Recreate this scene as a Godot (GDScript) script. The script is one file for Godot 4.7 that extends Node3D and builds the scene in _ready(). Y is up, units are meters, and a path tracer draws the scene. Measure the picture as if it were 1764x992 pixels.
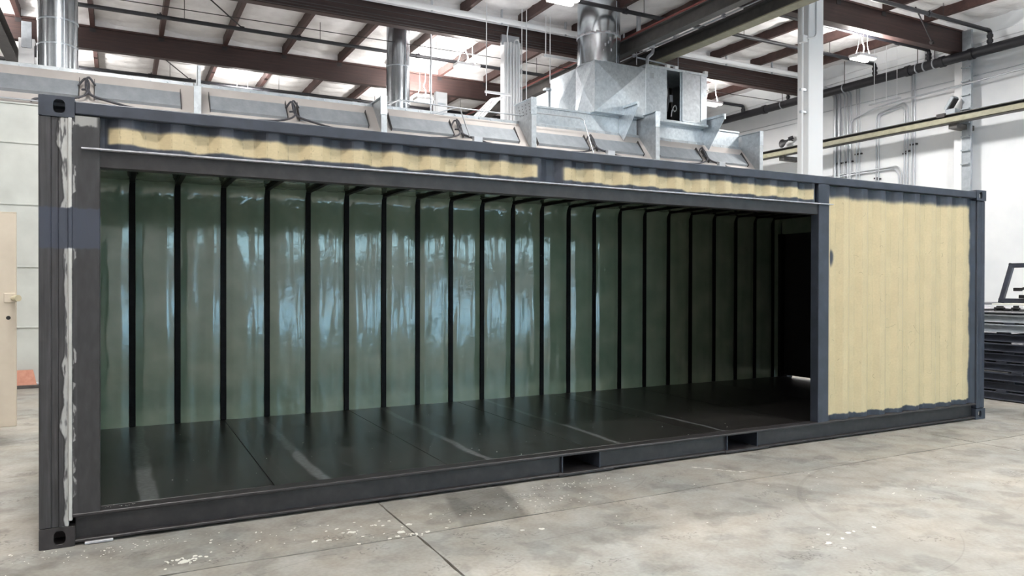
extends Node3D

# ---------------------------------------------------------------- mesh builder
class MB:
	var v := PackedVector3Array()
	var n := PackedVector3Array()
	var uv := PackedVector2Array()
	var ix := PackedInt32Array()

	func plan(p: Vector3, nn: Vector3) -> Vector2:
		var a := nn.abs()
		if a.y >= a.x and a.y >= a.z:
			return Vector2(p.x, p.z)
		if a.z >= a.x:
			return Vector2(p.x, -p.y)
		return Vector2(p.z, -p.y)

	# corners run counter-clockwise seen from outside
	func quad(a: Vector3, b: Vector3, c: Vector3, d: Vector3) -> void:
		var nn := (c - a).cross(d - b).normalized()
		quad_uv(a, b, c, d, plan(a, nn), plan(b, nn), plan(c, nn), plan(d, nn))

	func quad_uv(a: Vector3, b: Vector3, c: Vector3, d: Vector3, ua: Vector2, ub: Vector2, uc: Vector2, ud: Vector2) -> void:
		var nn := (c - a).cross(d - b).normalized()
		var k := v.size()
		v.append_array([a, b, c, d])
		n.append_array([nn, nn, nn, nn])
		uv.append_array([ua, ub, uc, ud])
		ix.append_array([k, k + 2, k + 1, k, k + 3, k + 2])

	func tri(a: Vector3, b: Vector3, c: Vector3) -> void:
		var nn := (b - a).cross(c - a).normalized()
		var k := v.size()
		v.append_array([a, b, c])
		n.append_array([nn, nn, nn])
		uv.append_array([plan(a, nn), plan(b, nn), plan(c, nn)])
		ix.append_array([k, k + 2, k + 1])

	func box(lo: Vector3, hi: Vector3, c := 0.0) -> MB:
		return obox(Transform3D(Basis(), (lo + hi) * 0.5), (hi - lo).abs() * 0.5, c)

	# box of half size h in the frame t, edges chamfered by c
	func obox(t: Transform3D, h: Vector3, c := 0.0) -> MB:
		c = minf(c, minf(h.x, minf(h.y, h.z)) * 0.8)
		var ax := [Vector3.RIGHT, Vector3.UP, Vector3.BACK]
		for k in 3:
			var d: Vector3 = ax[k]
			var e: Vector3 = ax[(k + 1) % 3]
			var f: Vector3 = ax[(k + 2) % 3]
			var hd: float = h[k]
			var he: float = h[(k + 1) % 3]
			var hf: float = h[(k + 2) % 3]
			for s in [-1.0, 1.0]:
				var m: Vector3 = d * hd * s
				var e1: Vector3 = e * (he - c)
				var f1: Vector3 = f * (hf - c) * s
				quad(t * (m - e1 - f1), t * (m + e1 - f1), t * (m + e1 + f1), t * (m - e1 + f1))
				if c > 0.0:
					for q in [-1.0, 1.0]:  # edge between +-d and +-e, running along f
						var p1: Vector3 = d * hd * s + e * (he - c) * q
						var p2: Vector3 = d * (hd - c) * s + e * he * q
						var ff: Vector3 = f * (hf - c) * s * q
						quad(t * (p1 - ff), t * (p2 - ff), t * (p2 + ff), t * (p1 + ff))
		if c > 0.0:
			for sx in [-1.0, 1.0]:
				for sy in [-1.0, 1.0]:
					for sz in [-1.0, 1.0]:
						var a := t * Vector3(h.x * sx, (h.y - c) * sy, (h.z - c) * sz)
						var b := t * Vector3((h.x - c) * sx, h.y * sy, (h.z - c) * sz)
						var g := t * Vector3((h.x - c) * sx, (h.y - c) * sy, h.z * sz)
						if sx * sy * sz > 0.0:
							tri(a, b, g)
						else:
							tri(a, g, b)
		return self

	# round tube along points
	func tube(pts: Array, r: float, seg := 8, caps := true) -> MB:
		var rings := []
		var up := Vector3.UP
		var m := pts.size()
		for i in m:
			var d: Vector3
			if i == 0:
				d = pts[1] - pts[0]
			elif i == m - 1:
				d = pts[m - 1] - pts[m - 2]
			else:
				d = (pts[i + 1] - pts[i]).normalized() + (pts[i] - pts[i - 1]).normalized()
			d = d.normalized()
			if i == 0:
				up = Vector3.UP if absf(d.y) < 0.9 else Vector3.RIGHT
			var x := up.cross(d).normalized()
			up = d.cross(x).normalized()
			rings.append([pts[i], x, up, d])
		var base := v.size()
		var run := 0.0
		for i in m:
			if i > 0:
				run += (pts[i] - pts[i - 1]).length()
			for k in seg + 1:
				var a := TAU * k / seg
				var dir: Vector3 = rings[i][1] * cos(a) + rings[i][2] * sin(a)
				v.append(rings[i][0] + dir * r)
				n.append(dir)
				uv.append(Vector2(a * r, run))
		for i in m - 1:
			for k in seg:
				var a := base + i * (seg + 1) + k
				var b := a + seg + 1
				ix.append_array([a, b + 1, a + 1, a, b, b + 1])
		if caps:
			for e in [0, m - 1]:
				var s := -1.0 if e == 0 else 1.0
				for k in range(1, seg - 1):
					var q := []
					for w in [0, k, k + 1]:
						var a: float = TAU * w / seg
						q.append(rings[e][0] + (rings[e][1] * cos(a) + rings[e][2] * sin(a)) * r)
					if s > 0.0:
						tri(q[0], q[1], q[2])
					else:
						tri(q[0], q[2], q[1])
		return self

	# lathe around the vertical through c, profile of Vector2(radius, height)
	func lathe(c: Vector3, prof: Array, seg := 32) -> MB:
		for i in prof.size() - 1:
			var a: Vector2 = prof[i]
			var b: Vector2 = prof[i + 1]
			var sl := Vector2(b.y - a.y, a.x - b.x).normalized()
			var base := v.size()
			for k in seg + 1:
				var t := TAU * k / seg
				var dir := Vector3(cos(t), 0, -sin(t))
				var nn := (dir * sl.x + Vector3.UP * sl.y).normalized()
				v.append(c + dir * a.x + Vector3.UP * a.y)
				v.append(c + dir * b.x + Vector3.UP * b.y)
				n.append_array([nn, nn])
				uv.append_array([Vector2(t * a.x, -a.y), Vector2(t * b.x, -b.y)])
			for k in seg:
				var q := base + k * 2
				ix.append_array([q, q + 1, q + 2, q + 2, q + 1, q + 3])
		return self

	# polygon (counter-clockwise in its own plane o + ex*x + ey*y) given thickness along ex x ey
	func plate(poly: PackedVector2Array, o: Vector3, ex: Vector3, ey: Vector3, th: float) -> MB:
		var ez := ex.cross(ey).normalized()
		if Geometry2D.is_polygon_clockwise(poly):
			poly.reverse()
		var idx := Geometry2D.triangulate_polygon(poly)
		var P := func(p: Vector2, z: float) -> Vector3: return o + ex * p.x + ey * p.y + ez * z
		for k in range(0, idx.size(), 3):
			var a: Vector2 = poly[idx[k]]
			var b: Vector2 = poly[idx[k + 1]]
			var c: Vector2 = poly[idx[k + 2]]
			if (b - a).cross(c - a) < 0.0:
				var sw := b
				b = c
				c = sw
			tri(P.call(a, th * 0.5), P.call(b, th * 0.5), P.call(c, th * 0.5))
			tri(P.call(a, -th * 0.5), P.call(c, -th * 0.5), P.call(b, -th * 0.5))
		for k in poly.size():
			var a: Vector2 = poly[k]
			var b: Vector2 = poly[(k + 1) % poly.size()]
			quad(P.call(a, -th * 0.5), P.call(b, -th * 0.5), P.call(b, th * 0.5), P.call(a, th * 0.5))
		return self

	# smooth grid of f(u, w); normal = du x dw
	func grid(nu: int, nw: int, f: Callable, us := 1.0, ws := 1.0) -> MB:
		var base := v.size()
		var P := []
		for j in nw + 1:
			for i in nu + 1:
				P.append(f.call(float(i) / nu, float(j) / nw))
		for j in nw + 1:
			for i in nu + 1:
				var l: Vector3 = P[j * (nu + 1) + maxi(i - 1, 0)]
				var r: Vector3 = P[j * (nu + 1) + mini(i + 1, nu)]
				var d: Vector3 = P[maxi(j - 1, 0) * (nu + 1) + i]
				var t: Vector3 = P[mini(j + 1, nw) * (nu + 1) + i]
				v.append(P[j * (nu + 1) + i])
				n.append((r - l).cross(t - d).normalized())
				uv.append(Vector2(us * i / nu, ws * j / nw))
		for j in nw:
			for i in nu:
				var a := base + j * (nu + 1) + i
				var c := a + nu + 1
				ix.append_array([a, c + 1, a + 1, a, c, c + 1])
		return self

	func mesh(shift: Vector3) -> ArrayMesh:
		var w := PackedVector3Array()
		w.resize(v.size())
		for i in v.size():
			w[i] = v[i] - shift
		var arr := []
		arr.resize(Mesh.ARRAY_MAX)
		arr[Mesh.ARRAY_VERTEX] = w
		arr[Mesh.ARRAY_NORMAL] = n
		arr[Mesh.ARRAY_TEX_UV] = uv
		arr[Mesh.ARRAY_INDEX] = ix
		var m := ArrayMesh.new()
		m.add_surface_from_arrays(Mesh.PRIMITIVE_TRIANGLES, arr)
		return m

# ---------------------------------------------------------------- scene helpers
var M := {}
var taken := {}
var rng := RandomNumberGenerator.new()

func numbered(s: String) -> String:
	var k: int = taken.get(s, 0)
	taken[s] = k + 1
	return s if k == 0 else "%s_%03d" % [s, k]

func thing(called: String, label: String, category: String, at: Vector3, group := "") -> Node3D:
	var o := Node3D.new()
	o.name = numbered(called)
	add_child(o, true)
	o.position = at
	o.set_meta("label", label)
	o.set_meta("category", category)
	if group:
		o.set_meta("group", group)
	return o

func struct_(called: String, at: Vector3, label := "") -> Node3D:
	var o := Node3D.new()
	o.name = called
	add_child(o, true)
	o.position = at
	o.set_meta("kind", "structure")
	if label:
		o.set_meta("label", label)
	return o

func base_of(p: Node) -> Vector3:
	var s := Vector3.ZERO
	var q := p
	while q != self:
		s += (q as Node3D).position
		q = q.get_parent()
	return s

# commits a builder (world coordinates) as one named mesh under parent
func part(b: MB, called: String, m: Material, parent: Node, label := "") -> MeshInstance3D:
	var o := MeshInstance3D.new()
	o.name = called
	o.mesh = b.mesh(base_of(parent))
	o.material_override = m
	o.cast_shadow = GeometryInstance3D.SHADOW_CASTING_SETTING_ON
	parent.add_child(o, true)
	if label:
		o.set_meta("label", label)
	return o

func V(x: float, y: float, z: float) -> Vector3:
	return Vector3(x, y, z)

func bx(x0: float, x1: float, y0: float, y1: float, z0: float, z1: float, c := 0.0) -> MB:
	return MB.new().box(Vector3(x0, y0, z0), Vector3(x1, y1, z1), c)

# quarter-round bends put into a polyline
func bend(pts: Array, r: float, k := 4) -> Array:
	var out := [pts[0]]
	for i in range(1, pts.size() - 1):
		var a: Vector3 = (pts[i - 1] - pts[i])
		var b: Vector3 = (pts[i + 1] - pts[i])
		var q := minf(r, minf(a.length(), b.length()) * 0.45)
		var p0: Vector3 = pts[i] + a.normalized() * q
		var p2: Vector3 = pts[i] + b.normalized() * q
		for s in k + 1:
			var t := float(s) / k
			out.append(p0.lerp(pts[i], t).lerp((pts[i] as Vector3).lerp(p2, t), t))
	out.append(pts[-1])
	return out

# smooth curve through points
func curve(pts: Array, k := 6) -> Array:
	var out := []
	for i in pts.size() - 1:
		var p0: Vector3 = pts[maxi(i - 1, 0)]
		var p1: Vector3 = pts[i]
		var p2: Vector3 = pts[i + 1]
		var p3: Vector3 = pts[mini(i + 2, pts.size() - 1)]
		for s in k:
			out.append(p1.cubic_interpolate(p2, p0, p3, float(s) / k))
	out.append(pts[-1])
	return out

# I-section running along z (axis = 2) or x (axis = 0); y0 underside
func ibeam(b: MB, axis: int, c: float, y0: float, h: float, w: float, a0: float, a1: float, tf := 0.02, tw := 0.012) -> MB:
	for q in [[y0, y0 + tf, w], [y0 + h - tf, y0 + h, w], [y0 + tf, y0 + h - tf, tw]]:
		if axis == 2:
			b.box(V(c - q[2] / 2, q[0], a0), V(c + q[2] / 2, q[1], a1), 0.003)
		else:
			b.box(V(a0, q[0], c - q[2] / 2), V(a1, q[1], c + q[2] / 2), 0.003)
	return b

# ---------------------------------------------------------------- materials
func mat(c: Color, rough := 0.6, metal := 0.0, spec := 0.5) -> StandardMaterial3D:
	var m := StandardMaterial3D.new()
	m.albedo_color = c
	m.roughness = rough
	m.metallic = metal
	m.metallic_specular = spec
	return m

func noise(sd: int, freq: float, oct := 3, type := FastNoiseLite.TYPE_SIMPLEX_SMOOTH) -> FastNoiseLite:
	var f := FastNoiseLite.new()
	f.seed = sd
	f.frequency = freq
	f.noise_type = type
	f.fractal_octaves = oct
	return f

func bytes_of(f: FastNoiseLite, w: int, h: int) -> PackedByteArray:
	var im := f.get_seamless_image(w, h, false, false, 0.12)
	im.convert(Image.FORMAT_L8)
	return im.get_data()

func tex(data: PackedByteArray, w: int, h: int) -> ImageTexture:
	return ImageTexture.create_from_image(Image.create_from_data(w, h, false, Image.FORMAT_RGB8, data))

# two-tone mottled tile made from noise
func mottle(sd: int, a: Color, b: Color, f1: float, _f2 := 0.0, fine := 0.15, w := 512, h := 512) -> NoiseTexture2D:
	var f := noise(sd, f1, 5)
	f.fractal_gain = 0.35 + fine
	var g := Gradient.new()
	g.set_color(0, a)
	g.set_color(1, b)
	var t := NoiseTexture2D.new()
	t.width = w
	t.height = h
	t.seamless = true
	t.noise = f
	t.color_ramp = g
	return t

func grey(f: FastNoiseLite, w := 512, h := 512) -> ImageTexture:
	var im := f.get_seamless_image(w, h, false, false, 0.12)
	im.convert(Image.FORMAT_RGB8)
	return ImageTexture.create_from_image(im)

func tiled(m: StandardMaterial3D, metres: float, t: Texture2D = null) -> StandardMaterial3D:
	if t:
		m.albedo_texture = t
	m.uv1_triplanar = true
	m.uv1_world_triplanar = true
	m.uv1_triplanar_sharpness = 8.0
	m.uv1_scale = Vector3.ONE / metres
	return m

func bump(m: StandardMaterial3D, t: Texture2D, cm: float) -> StandardMaterial3D:
	m.heightmap_enabled = true
	m.heightmap_texture = t
	m.heightmap_scale = cm
	return m

func C8(r: int, g: int, b: int) -> Color:
	return Color(r / 255.0, g / 255.0, b / 255.0)

func make_materials() -> void:
	# container steel
	M.steel = tiled(mat(Color.WHITE, 0.48), 1.1, mottle(11, C8(30, 28, 30), C8(58, 54, 55), 0.012, 0.06, 0.3))
	M.navy = tiled(mat(Color.WHITE, 0.5), 1.3, mottle(13, C8(42, 47, 57), C8(60, 65, 77), 0.01, 0.05, 0.25))
	M.bare = tiled(mat(Color.WHITE, 0.42, 0.3), 0.9, mottle(17, C8(150, 150, 158), C8(214, 212, 216), 0.02, 0.09, 0.3))
	M.black = mat(C8(26, 26, 28), 0.55)
	M.stud = tiled(mat(Color.WHITE, 0.5, 0.0, 0.25), 0.8, mottle(19, C8(9, 9, 10), C8(26, 24, 25), 0.012, 0.08, 0.4))
	M.foam = bump(tiled(mat(Color.WHITE, 0.11, 0.0, 0.7), 1.7, mottle(23, C8(118, 136, 116), C8(146, 156, 136), 0.006, 0.04, 0.1)), grey(noise(29, 0.03, 3)), 0.05)
	# building
	M.white_wall = tiled(mat(Color.WHITE, 0.7), 5.0, mottle(31, C8(226, 229, 233), C8(242, 243, 245), 0.006, 0.03, 0.2))
	M.white = mat(C8(240, 241, 243), 0.5)
	M.insul = bump(tiled(mat(Color.WHITE, 0.55), 2.2, mottle(37, C8(226, 223, 223), C8(244, 242, 242), 0.008, 0.03, 0.2)), grey(noise(39, 0.012, 4)), 1.6)
	M.iron = mat(C8(44, 40, 42), 0.5)
	M.pipe_black = mat(C8(34, 34, 40), 0.45)
	M.girder = tiled(mat(Color.WHITE, 0.5), 1.5, mottle(41, C8(64, 62, 62), C8(86, 84, 82), 0.01, 0.05, 0.3))
	M.rail = tiled(mat(Color.WHITE, 0.5), 1.5, mottle(43, C8(132, 130, 112), C8(160, 156, 134), 0.01, 0.05, 0.3))  # tan tone for lower flanges that catch the light
	M.wood = wood_material(C8(44, 31, 30), C8(72, 50, 46))
	M.purlin = tiled(mat(Color.WHITE, 0.55), 1.0, mottle(45, C8(54, 36, 34), C8(80, 56, 52), 0.01, 0.05, 0.3))
	# booth, ducts
	M.galv = tiled(mat(Color.WHITE, 0.36, 0.75), 0.9, galv_texture(C8(186, 196, 204), C8(222, 230, 236)))
	M.duct = tiled(mat(Color.WHITE, 0.2, 0.92), 0.9, galv_texture(C8(190, 199, 206), C8(214, 222, 228)))
	M.plain = mat(C8(234, 236, 239), 0.7)
	M.galv2 = tiled(mat(Color.WHITE, 0.44, 0.55), 1.1, galv_texture(C8(172, 178, 184), C8(206, 212, 216)))
	M.booth = tiled(mat(Color.WHITE, 0.45, 0.1), 2.3, mottle(47, C8(198, 192, 188), C8(220, 214, 210), 0.006, 0.03, 0.2))
	M.booth_wall = tiled(mat(Color.WHITE, 0.35, 0.1), 2.1, mottle(53, C8(196, 200, 196), C8(216, 220, 216), 0.006, 0.03, 0.2))
	M.housing = tiled(mat(Color.WHITE, 0.45, 0.3), 1.2, mottle(59, C8(150, 157, 164), C8(180, 186, 192), 0.008, 0.05, 0.3))
	M.conduit = mat(C8(196, 200, 206), 0.35, 0.7)
	M.cable = mat(C8(66, 66, 72), 0.5)
	M.redpipe = mat(C8(120, 60, 56), 0.5)
	M.cream_door = tiled(mat(Color.WHITE, 0.5), 1.0, mottle(61, C8(224, 212, 194), C8(232, 221, 204), 0.01, 0.06, 0.2))
	M.tan = mat(C8(206, 198, 170), 0.4)
	M.terracotta = tiled(mat(Color.WHITE, 0.6), 0.6, mottle(63, C8(206, 142, 122), C8(228, 172, 150), 0.01, 0.05, 0.3))
	M.stack = tiled(mat(Color.WHITE, 0.42), 1.2, mottle(67, C8(40, 43, 52), C8(62, 66, 78), 0.01, 0.06, 0.3))
	M.chip = mat(C8(236, 234, 226), 0.6)
	M.concrete = floor_material()
	M.asphalt = mat(C8(178, 191, 194), 0.9)
	M.inner_floor = inner_floor_material()
	M.strip = panel_material(true)
	M.panel = panel_material(false)
	M.post = post_material()
	M.glass = mat(Color(0.93, 0.97, 1.0, 0.08), 0.02)
	M.glass.transparency = BaseMaterial3D.TRANSPARENCY_ALPHA
	M.lamp = mat(Color.WHITE, 0.4)
	M.lamp.emission_enabled = true
	M.lamp.emission = Color(1, 0.98, 0.95)
	M.lamp.emission_energy_multiplier = 3.0

func wood_material(a: Color, b: Color) -> StandardMaterial3D:
	var w := 1024
	var h := 512
	var n1 := noise(71, 0.02, 4)
	var n2 := noise(73, 0.05, 3)
	var out := PackedByteArray()
	out.resize(w * h * 3)
	for y in h:
		var lam := int(y / 42.6)
		var in_lam := fmod(y, 42.6)
		for x in w:
			var g := 0.5 + 0.5 * n1.get_noise_3d(x * 0.12, y * 1.6, lam * 90.0) + 0.35 * n2.get_noise_3d(x * 0.3, y * 3.0, lam * 40.0) + 0.12 * sin(lam * 2.7)
			if in_lam < 2.0:
				g -= 0.35
			g = clampf(g, 0.0, 1.0)
			var i := (y * w + x) * 3
			out[i] = int(255 * lerpf(a.r, b.r, g))
			out[i + 1] = int(255 * lerpf(a.g, b.g, g))
			out[i + 2] = int(255 * lerpf(a.b, b.b, g))
	var m := mat(Color.WHITE, 0.55)
	m.albedo_texture = tex(out, w, h)
	m.uv1_scale = Vector3(0.5, 2.0, 1.0)
	return m

func galv_texture(a: Color, b: Color) -> ImageTexture:
	var w := 512
	var cell := noise(79, 0.045, 1, FastNoiseLite.TYPE_CELLULAR)
	cell.cellular_return_type = FastNoiseLite.RETURN_CELL_VALUE
	var d1 := bytes_of(cell, w, w)
	var d2 := bytes_of(noise(81, 0.01, 4), w, w)
	var out := PackedByteArray()
	out.resize(w * w * 3)
	for i in w * w:
		var t := clampf(d1[i] / 255.0 * 0.45 + d2[i] / 255.0 * 0.6, 0.0, 1.0)
		out[i * 3] = int(255 * lerpf(a.r, b.r, t))
		out[i * 3 + 1] = int(255 * lerpf(a.g, b.g, t))
		out[i * 3 + 2] = int(255 * lerpf(a.b, b.b, t))
	return tex(out, w, w)

# concrete slab: 8 m by 4 m tile laid in world x and z
func floor_material() -> StandardMaterial3D:
	var w := 2048
	var h := 1024
	var big := bytes_of(noise(101, 0.003, 3), w, h)
	var mid := bytes_of(noise(103, 0.014, 4), w, h)
	var fin := bytes_of(noise(107, 0.12, 3), w, h)
	var st := bytes_of(noise(109, 0.008, 4), w, h)
	var dk := PackedFloat32Array()
	dk.resize(w * h)
	var r := RandomNumberGenerator.new()
	r.seed = 5
	# boot and tyre prints: clusters of small dark bars
	for k in 170:
		var cx := r.randf() * w
		var cz := r.randf() * h
		var ang := r.randf_range(-0.5, 0.5) + (PI / 2 if r.randf() < 0.3 else 0.0)
		var strength := r.randf_range(0.06, 0.2)
		for bar in r.randi_range(14, 40):
			var ox := r.randf_range(-38, 38)
			var oz := r.randf_range(-11, 11)
			var bl := r.randf_range(1.5, 5)
			var ba := ang + r.randf_range(-0.5, 0.5) + (0.8 if bar % 2 else -0.8)
			for s in range(int(-bl), int(bl)):
				for q in 2:
					var px := posmod(int(cx + ox * cos(ang) - oz * sin(ang) + s * cos(ba) - q * sin(ba)), w)
					var pz := posmod(int(cz + ox * sin(ang) + oz * cos(ang) + s * sin(ba) + q * cos(ba)), h)
					dk[pz * w + px] = maxf(dk[pz * w + px], strength)
	# long scuffs
	for k in 60:
		var cx := r.randf() * w
		var cz := r.randf() * h
		var ang := r.randf_range(-0.5, 0.3)
		var cur := r.randf_range(-0.004, 0.004)
		var strength := r.randf_range(0.03, 0.1)
		for s in r.randi_range(60, 260):
			cx += cos(ang)
			cz += sin(ang)
			ang += cur
			for q in 2:
				var i := posmod(int(cz) + q, h) * w + posmod(int(cx), w)
				dk[i] = maxf(dk[i], strength)
	# curved tyre mark of a turning lift truck
	for s in 900:
		var t := s / 900.0
		var a := lerpf(PI * 1.02, PI * 1.55, t)
		var px := (6.2 + 1.85 * cos(a)) / 8.0 * w
		var pz := (2.1 + 1.45 * sin(a)) / 4.0 * h
		for q in range(-6, 7):
			var i := posmod(int(pz), h) * w + posmod(int(px + q), w)
			dk[i] = maxf(dk[i], 0.05)
	var out := PackedByteArray()
	out.resize(w * h * 3)
	for z in h:
		var wz := z * 4.0 / h
		for x in w:
			var i := z * w + x
			var wx := x * 8.0 / w
			var f := 0.94 + (big[i] / 255.0 - 0.5) * 0.12 + (mid[i] / 255.0 - 0.5) * 0.17 + (fin[i] / 255.0 - 0.5) * 0.10
			f -= smoothstep(0.56, 0.72, st[i] / 255.0) * 0.09
			var warm := (big[i] - mid[i]) / 255.0 * 0.035
			# the cleaner and the dirtier patch by the slab joint, with edges of their own
			if wz < 0.72:
				var e := wx + wz * 0.22 + (fin[i] / 255.0 - 0.5) * 0.02
				f -= 0.17 * smoothstep(2.44, 2.49, e) * (1.0 - smoothstep(2.92, 2.95, e))
				f += 0.07 * smoothstep(2.95, 2.98, e) * (1.0 - smoothstep(3.10, 3.16, e))
				f -= 0.05
			f = (f - dk[i]) * 0.94
			out[i * 3] = clampi(int(182.0 * f * (1.0 + warm)), 0, 255)
			out[i * 3 + 1] = clampi(int(178.0 * f), 0, 255)
			out[i * 3 + 2] = clampi(int(169.0 * f * (1.0 - warm)), 0, 255)
	var m := mat(Color.WHITE, 0.62)
	m.albedo_texture = tex(out, w, h)
	m.uv1_triplanar = true
	m.uv1_world_triplanar = true
	m.uv1_triplanar_sharpness = 8.0
	m.uv1_scale = Vector3(1.0 / 8.0, 1.0 / 4.0, 1.0 / 4.0)
	return bump(m, grey(noise(113, 0.05, 4), 1024, 1024), 0.25)

# steel floor of the container: u over x 0..9, v over z -2.8..0
func inner_floor_material() -> StandardMaterial3D:
	var w := 1024
	var h := 320
	var big := bytes_of(noise(121, 0.012, 4), w, h)
	var fin := bytes_of(noise(127, 0.18, 3), w, h)
	var out := PackedByteArray()
	out.resize(w * h * 3)
	for y in h:
		for x in w:
			var i := y * w + x
			var wx := x * 9.0 / w
			var wob := (big[i] / 255.0 - 0.5) * 0.05
			var f := 0.8 + (big[i] / 255.0 - 0.5) * 0.35 + (fin[i] / 255.0 - 0.5) * 0.15
			var tape := 0.0
			for c in [[0.55, 0.07], [1.63, 0.055], [2.88, 0.045], [4.12, 0.04], [5.27, 0.035]]:
				tape += (1.0 - smoothstep(c[1] - 0.03, c[1], absf(wx + wob - c[0]))) * (0.45 + 0.6 * fin[i] / 255.0)
			for c in [1.36, 1.42, 2.42, 2.50, 2.56, 3.84]:
				f += 0.22 * (1.0 - smoothstep(0.004, 0.01, absf(wx - c)))
			out[i * 3] = clampi(int(50 * f + 72 * tape), 0, 255)
			out[i * 3 + 1] = clampi(int(47 * f + 76 * tape), 0, 255)
			out[i * 3 + 2] = clampi(int(46 * f + 78 * tape), 0, 255)
	var m := mat(Color.WHITE, 0.3)
	m.albedo_texture = tex(out, w, h)
	m.uv1_scale = Vector3(1.0 / 9.0, 1.0 / 2.8, 1.0)
	m.uv1_offset = Vector3(0, 1.0, 0)
	return m

# cream primer with navy paint sprayed along its edges
func panel_material(strip: bool) -> StandardMaterial3D:
	var w := 2048 if strip else 1024
	var h := 128 if strip else 1024
	var x0 := 0.306 if strip else 6.54
	var x1 := 6.345 if strip else 9.0
	var y0 := 2.30 if strip else 0.165
	var y1 := 2.50 if strip else 2.49
	var n1 := noise(131, 1.0, 4)
	var big := bytes_of(noise(137, 0.01, 4), w, h)
	var fin := bytes_of(noise(139, 0.09, 3), w, h)
	var mark := PackedFloat32Array()
	mark.resize(w * h)
	var r := RandomNumberGenerator.new()
	r.seed = 21
	for k in (70 if strip else 150):
		var cx := r.randf() * w
		var cy := r.randf() * h
		var ang := r.randf_range(0, TAU)
		var cur := r.randf_range(-0.14, 0.14)
		var strength := r.randf_range(0.08, 0.4)
		for s in r.randi_range(3, 12 if strip else 26):
			cx += cos(ang)
			cy += sin(ang)
			ang += cur
			var i := posmod(int(cy), h) * w + posmod(int(cx), w)
			mark[i] = maxf(mark[i], strength)
	if not strip:  # long arcs scratched into the lower half
		for a in [[0.44, 0.62, 0.1, 0.02], [0.54, 0.60, 1.2, -0.012], [0.82, 0.60, 1.0, 0.006], [0.36, 0.60, 0.6, -0.02], [0.55, 0.28, 1.0, 0.006]]:
			var cx: float = a[0] * w
			var cy: float = a[1] * h
			var ang: float = a[2]
			for s in 70:
				cx += cos(ang)
				cy += sin(ang)
				ang += a[3]
				var i := posmod(int(cy), h) * w + posmod(int(cx), w)
				mark[i] = maxf(mark[i], 0.3)
	# dirt caught along the bends of the sheet, broken up along their length
	var ph := 0.583 if strip else 6.655
	for x in w:
		var wx := lerpf(x0, x1, (x + 0.5) / w)
		var q := fposmod(wx - ph + 0.0352, 0.0704)
		var d := minf(q, 0.0704 - q)
		if d < 0.004:
			var id := roundf((wx - ph) / 0.0352)
			for y in h:
				var k := n1.get_noise_2d(id * 7.3, y * (0.05 if strip else 0.006) + id * 3.0)
				mark[y * w + x] += (1.0 - d / 0.004) * clampf(0.05 + 0.35 * k, 0.0, 0.22 if strip else 0.12)
	var out := PackedByteArray()
	out.resize(w * h * 3)
	for y in h:
		var wy := lerpf(y1, y0, (y + 0.5) / h)
		for x in w:
			var i := y * w + x
			var wx := lerpf(x0, x1, (x + 0.5) / w)
			var f := 0.96 + (big[i] / 255.0 - 0.5) * 0.05 + (fin[i] / 255.0 - 0.5) * 0.05 - mark[i]
			var cream := 1.0
			if strip:
				var q := n1.get_noise_2d(wx * 2.2, 3.0)
				var q2 := n1.get_noise_2d(wx * 9.0, 9.0)
				var top := 2.445 + 0.012 * q - 0.006 * q2
				var bot := 2.338 + 0.018 * n1.get_noise_2d(wx * 1.7, 40.0) + 0.006 * q2
				cream = smoothstep(bot - 0.010, bot + 0.009, wy) * (1.0 - smoothstep(top - 0.018, top + 0.014, wy))
				cream *= smoothstep(0.335, 0.36, wx) * (1.0 - smoothstep(3.25, 3.28, wx) * (1.0 - smoothstep(3.48, 3.52, wx))) * (1.0 - smoothstep(6.325, 6.338, wx))
			else:
				var q := n1.get_noise_2d(wx * 3.0, 3.0)
				var q2 := n1.get_noise_2d(wx * 14.0, 9.0)
				var top := 2.385 + 0.015 * q + 0.008 * q2 + 0.008 * (wx - 6.6)
				var bot := 0.235 + 0.012 * q + 0.012 * q2
				cream = smoothstep(bot - 0.010, bot + 0.008, wy) * (1.0 - smoothstep(top - 0.04, top + 0.03, wy))
				var rt := 8.915 + 0.03 * n1.get_noise_2d(wy * 1.6, 50.0) + 0.008 * n1.get_noise_2d(wy * 12.0, 70.0)
				cream *= 1.0 - smoothstep(rt - 0.025, rt + 0.018, wx)
				var d := Vector2((wx - 6.625) / 0.045, (wy - 1.82 + 0.02) / (0.105 if wy < 1.80 else 0.07)).length()
				cream *= smoothstep(0.45, 1.2, d)
			var g := 0.92 + (big[i] / 255.0 - 0.5) * 0.25
			out[i * 3] = clampi(int(lerpf(52 * g, 205 * f, cream)), 0, 255)
			out[i * 3 + 1] = clampi(int(lerpf(57 * g, 187 * f, cream)), 0, 255)
			out[i * 3 + 2] = clampi(int(lerpf(69 * g, 149 * f, cream)), 0, 255)
	var m := mat(Color.WHITE, 0.5)
	m.albedo_texture = tex(out, w, h)
	return m

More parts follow.
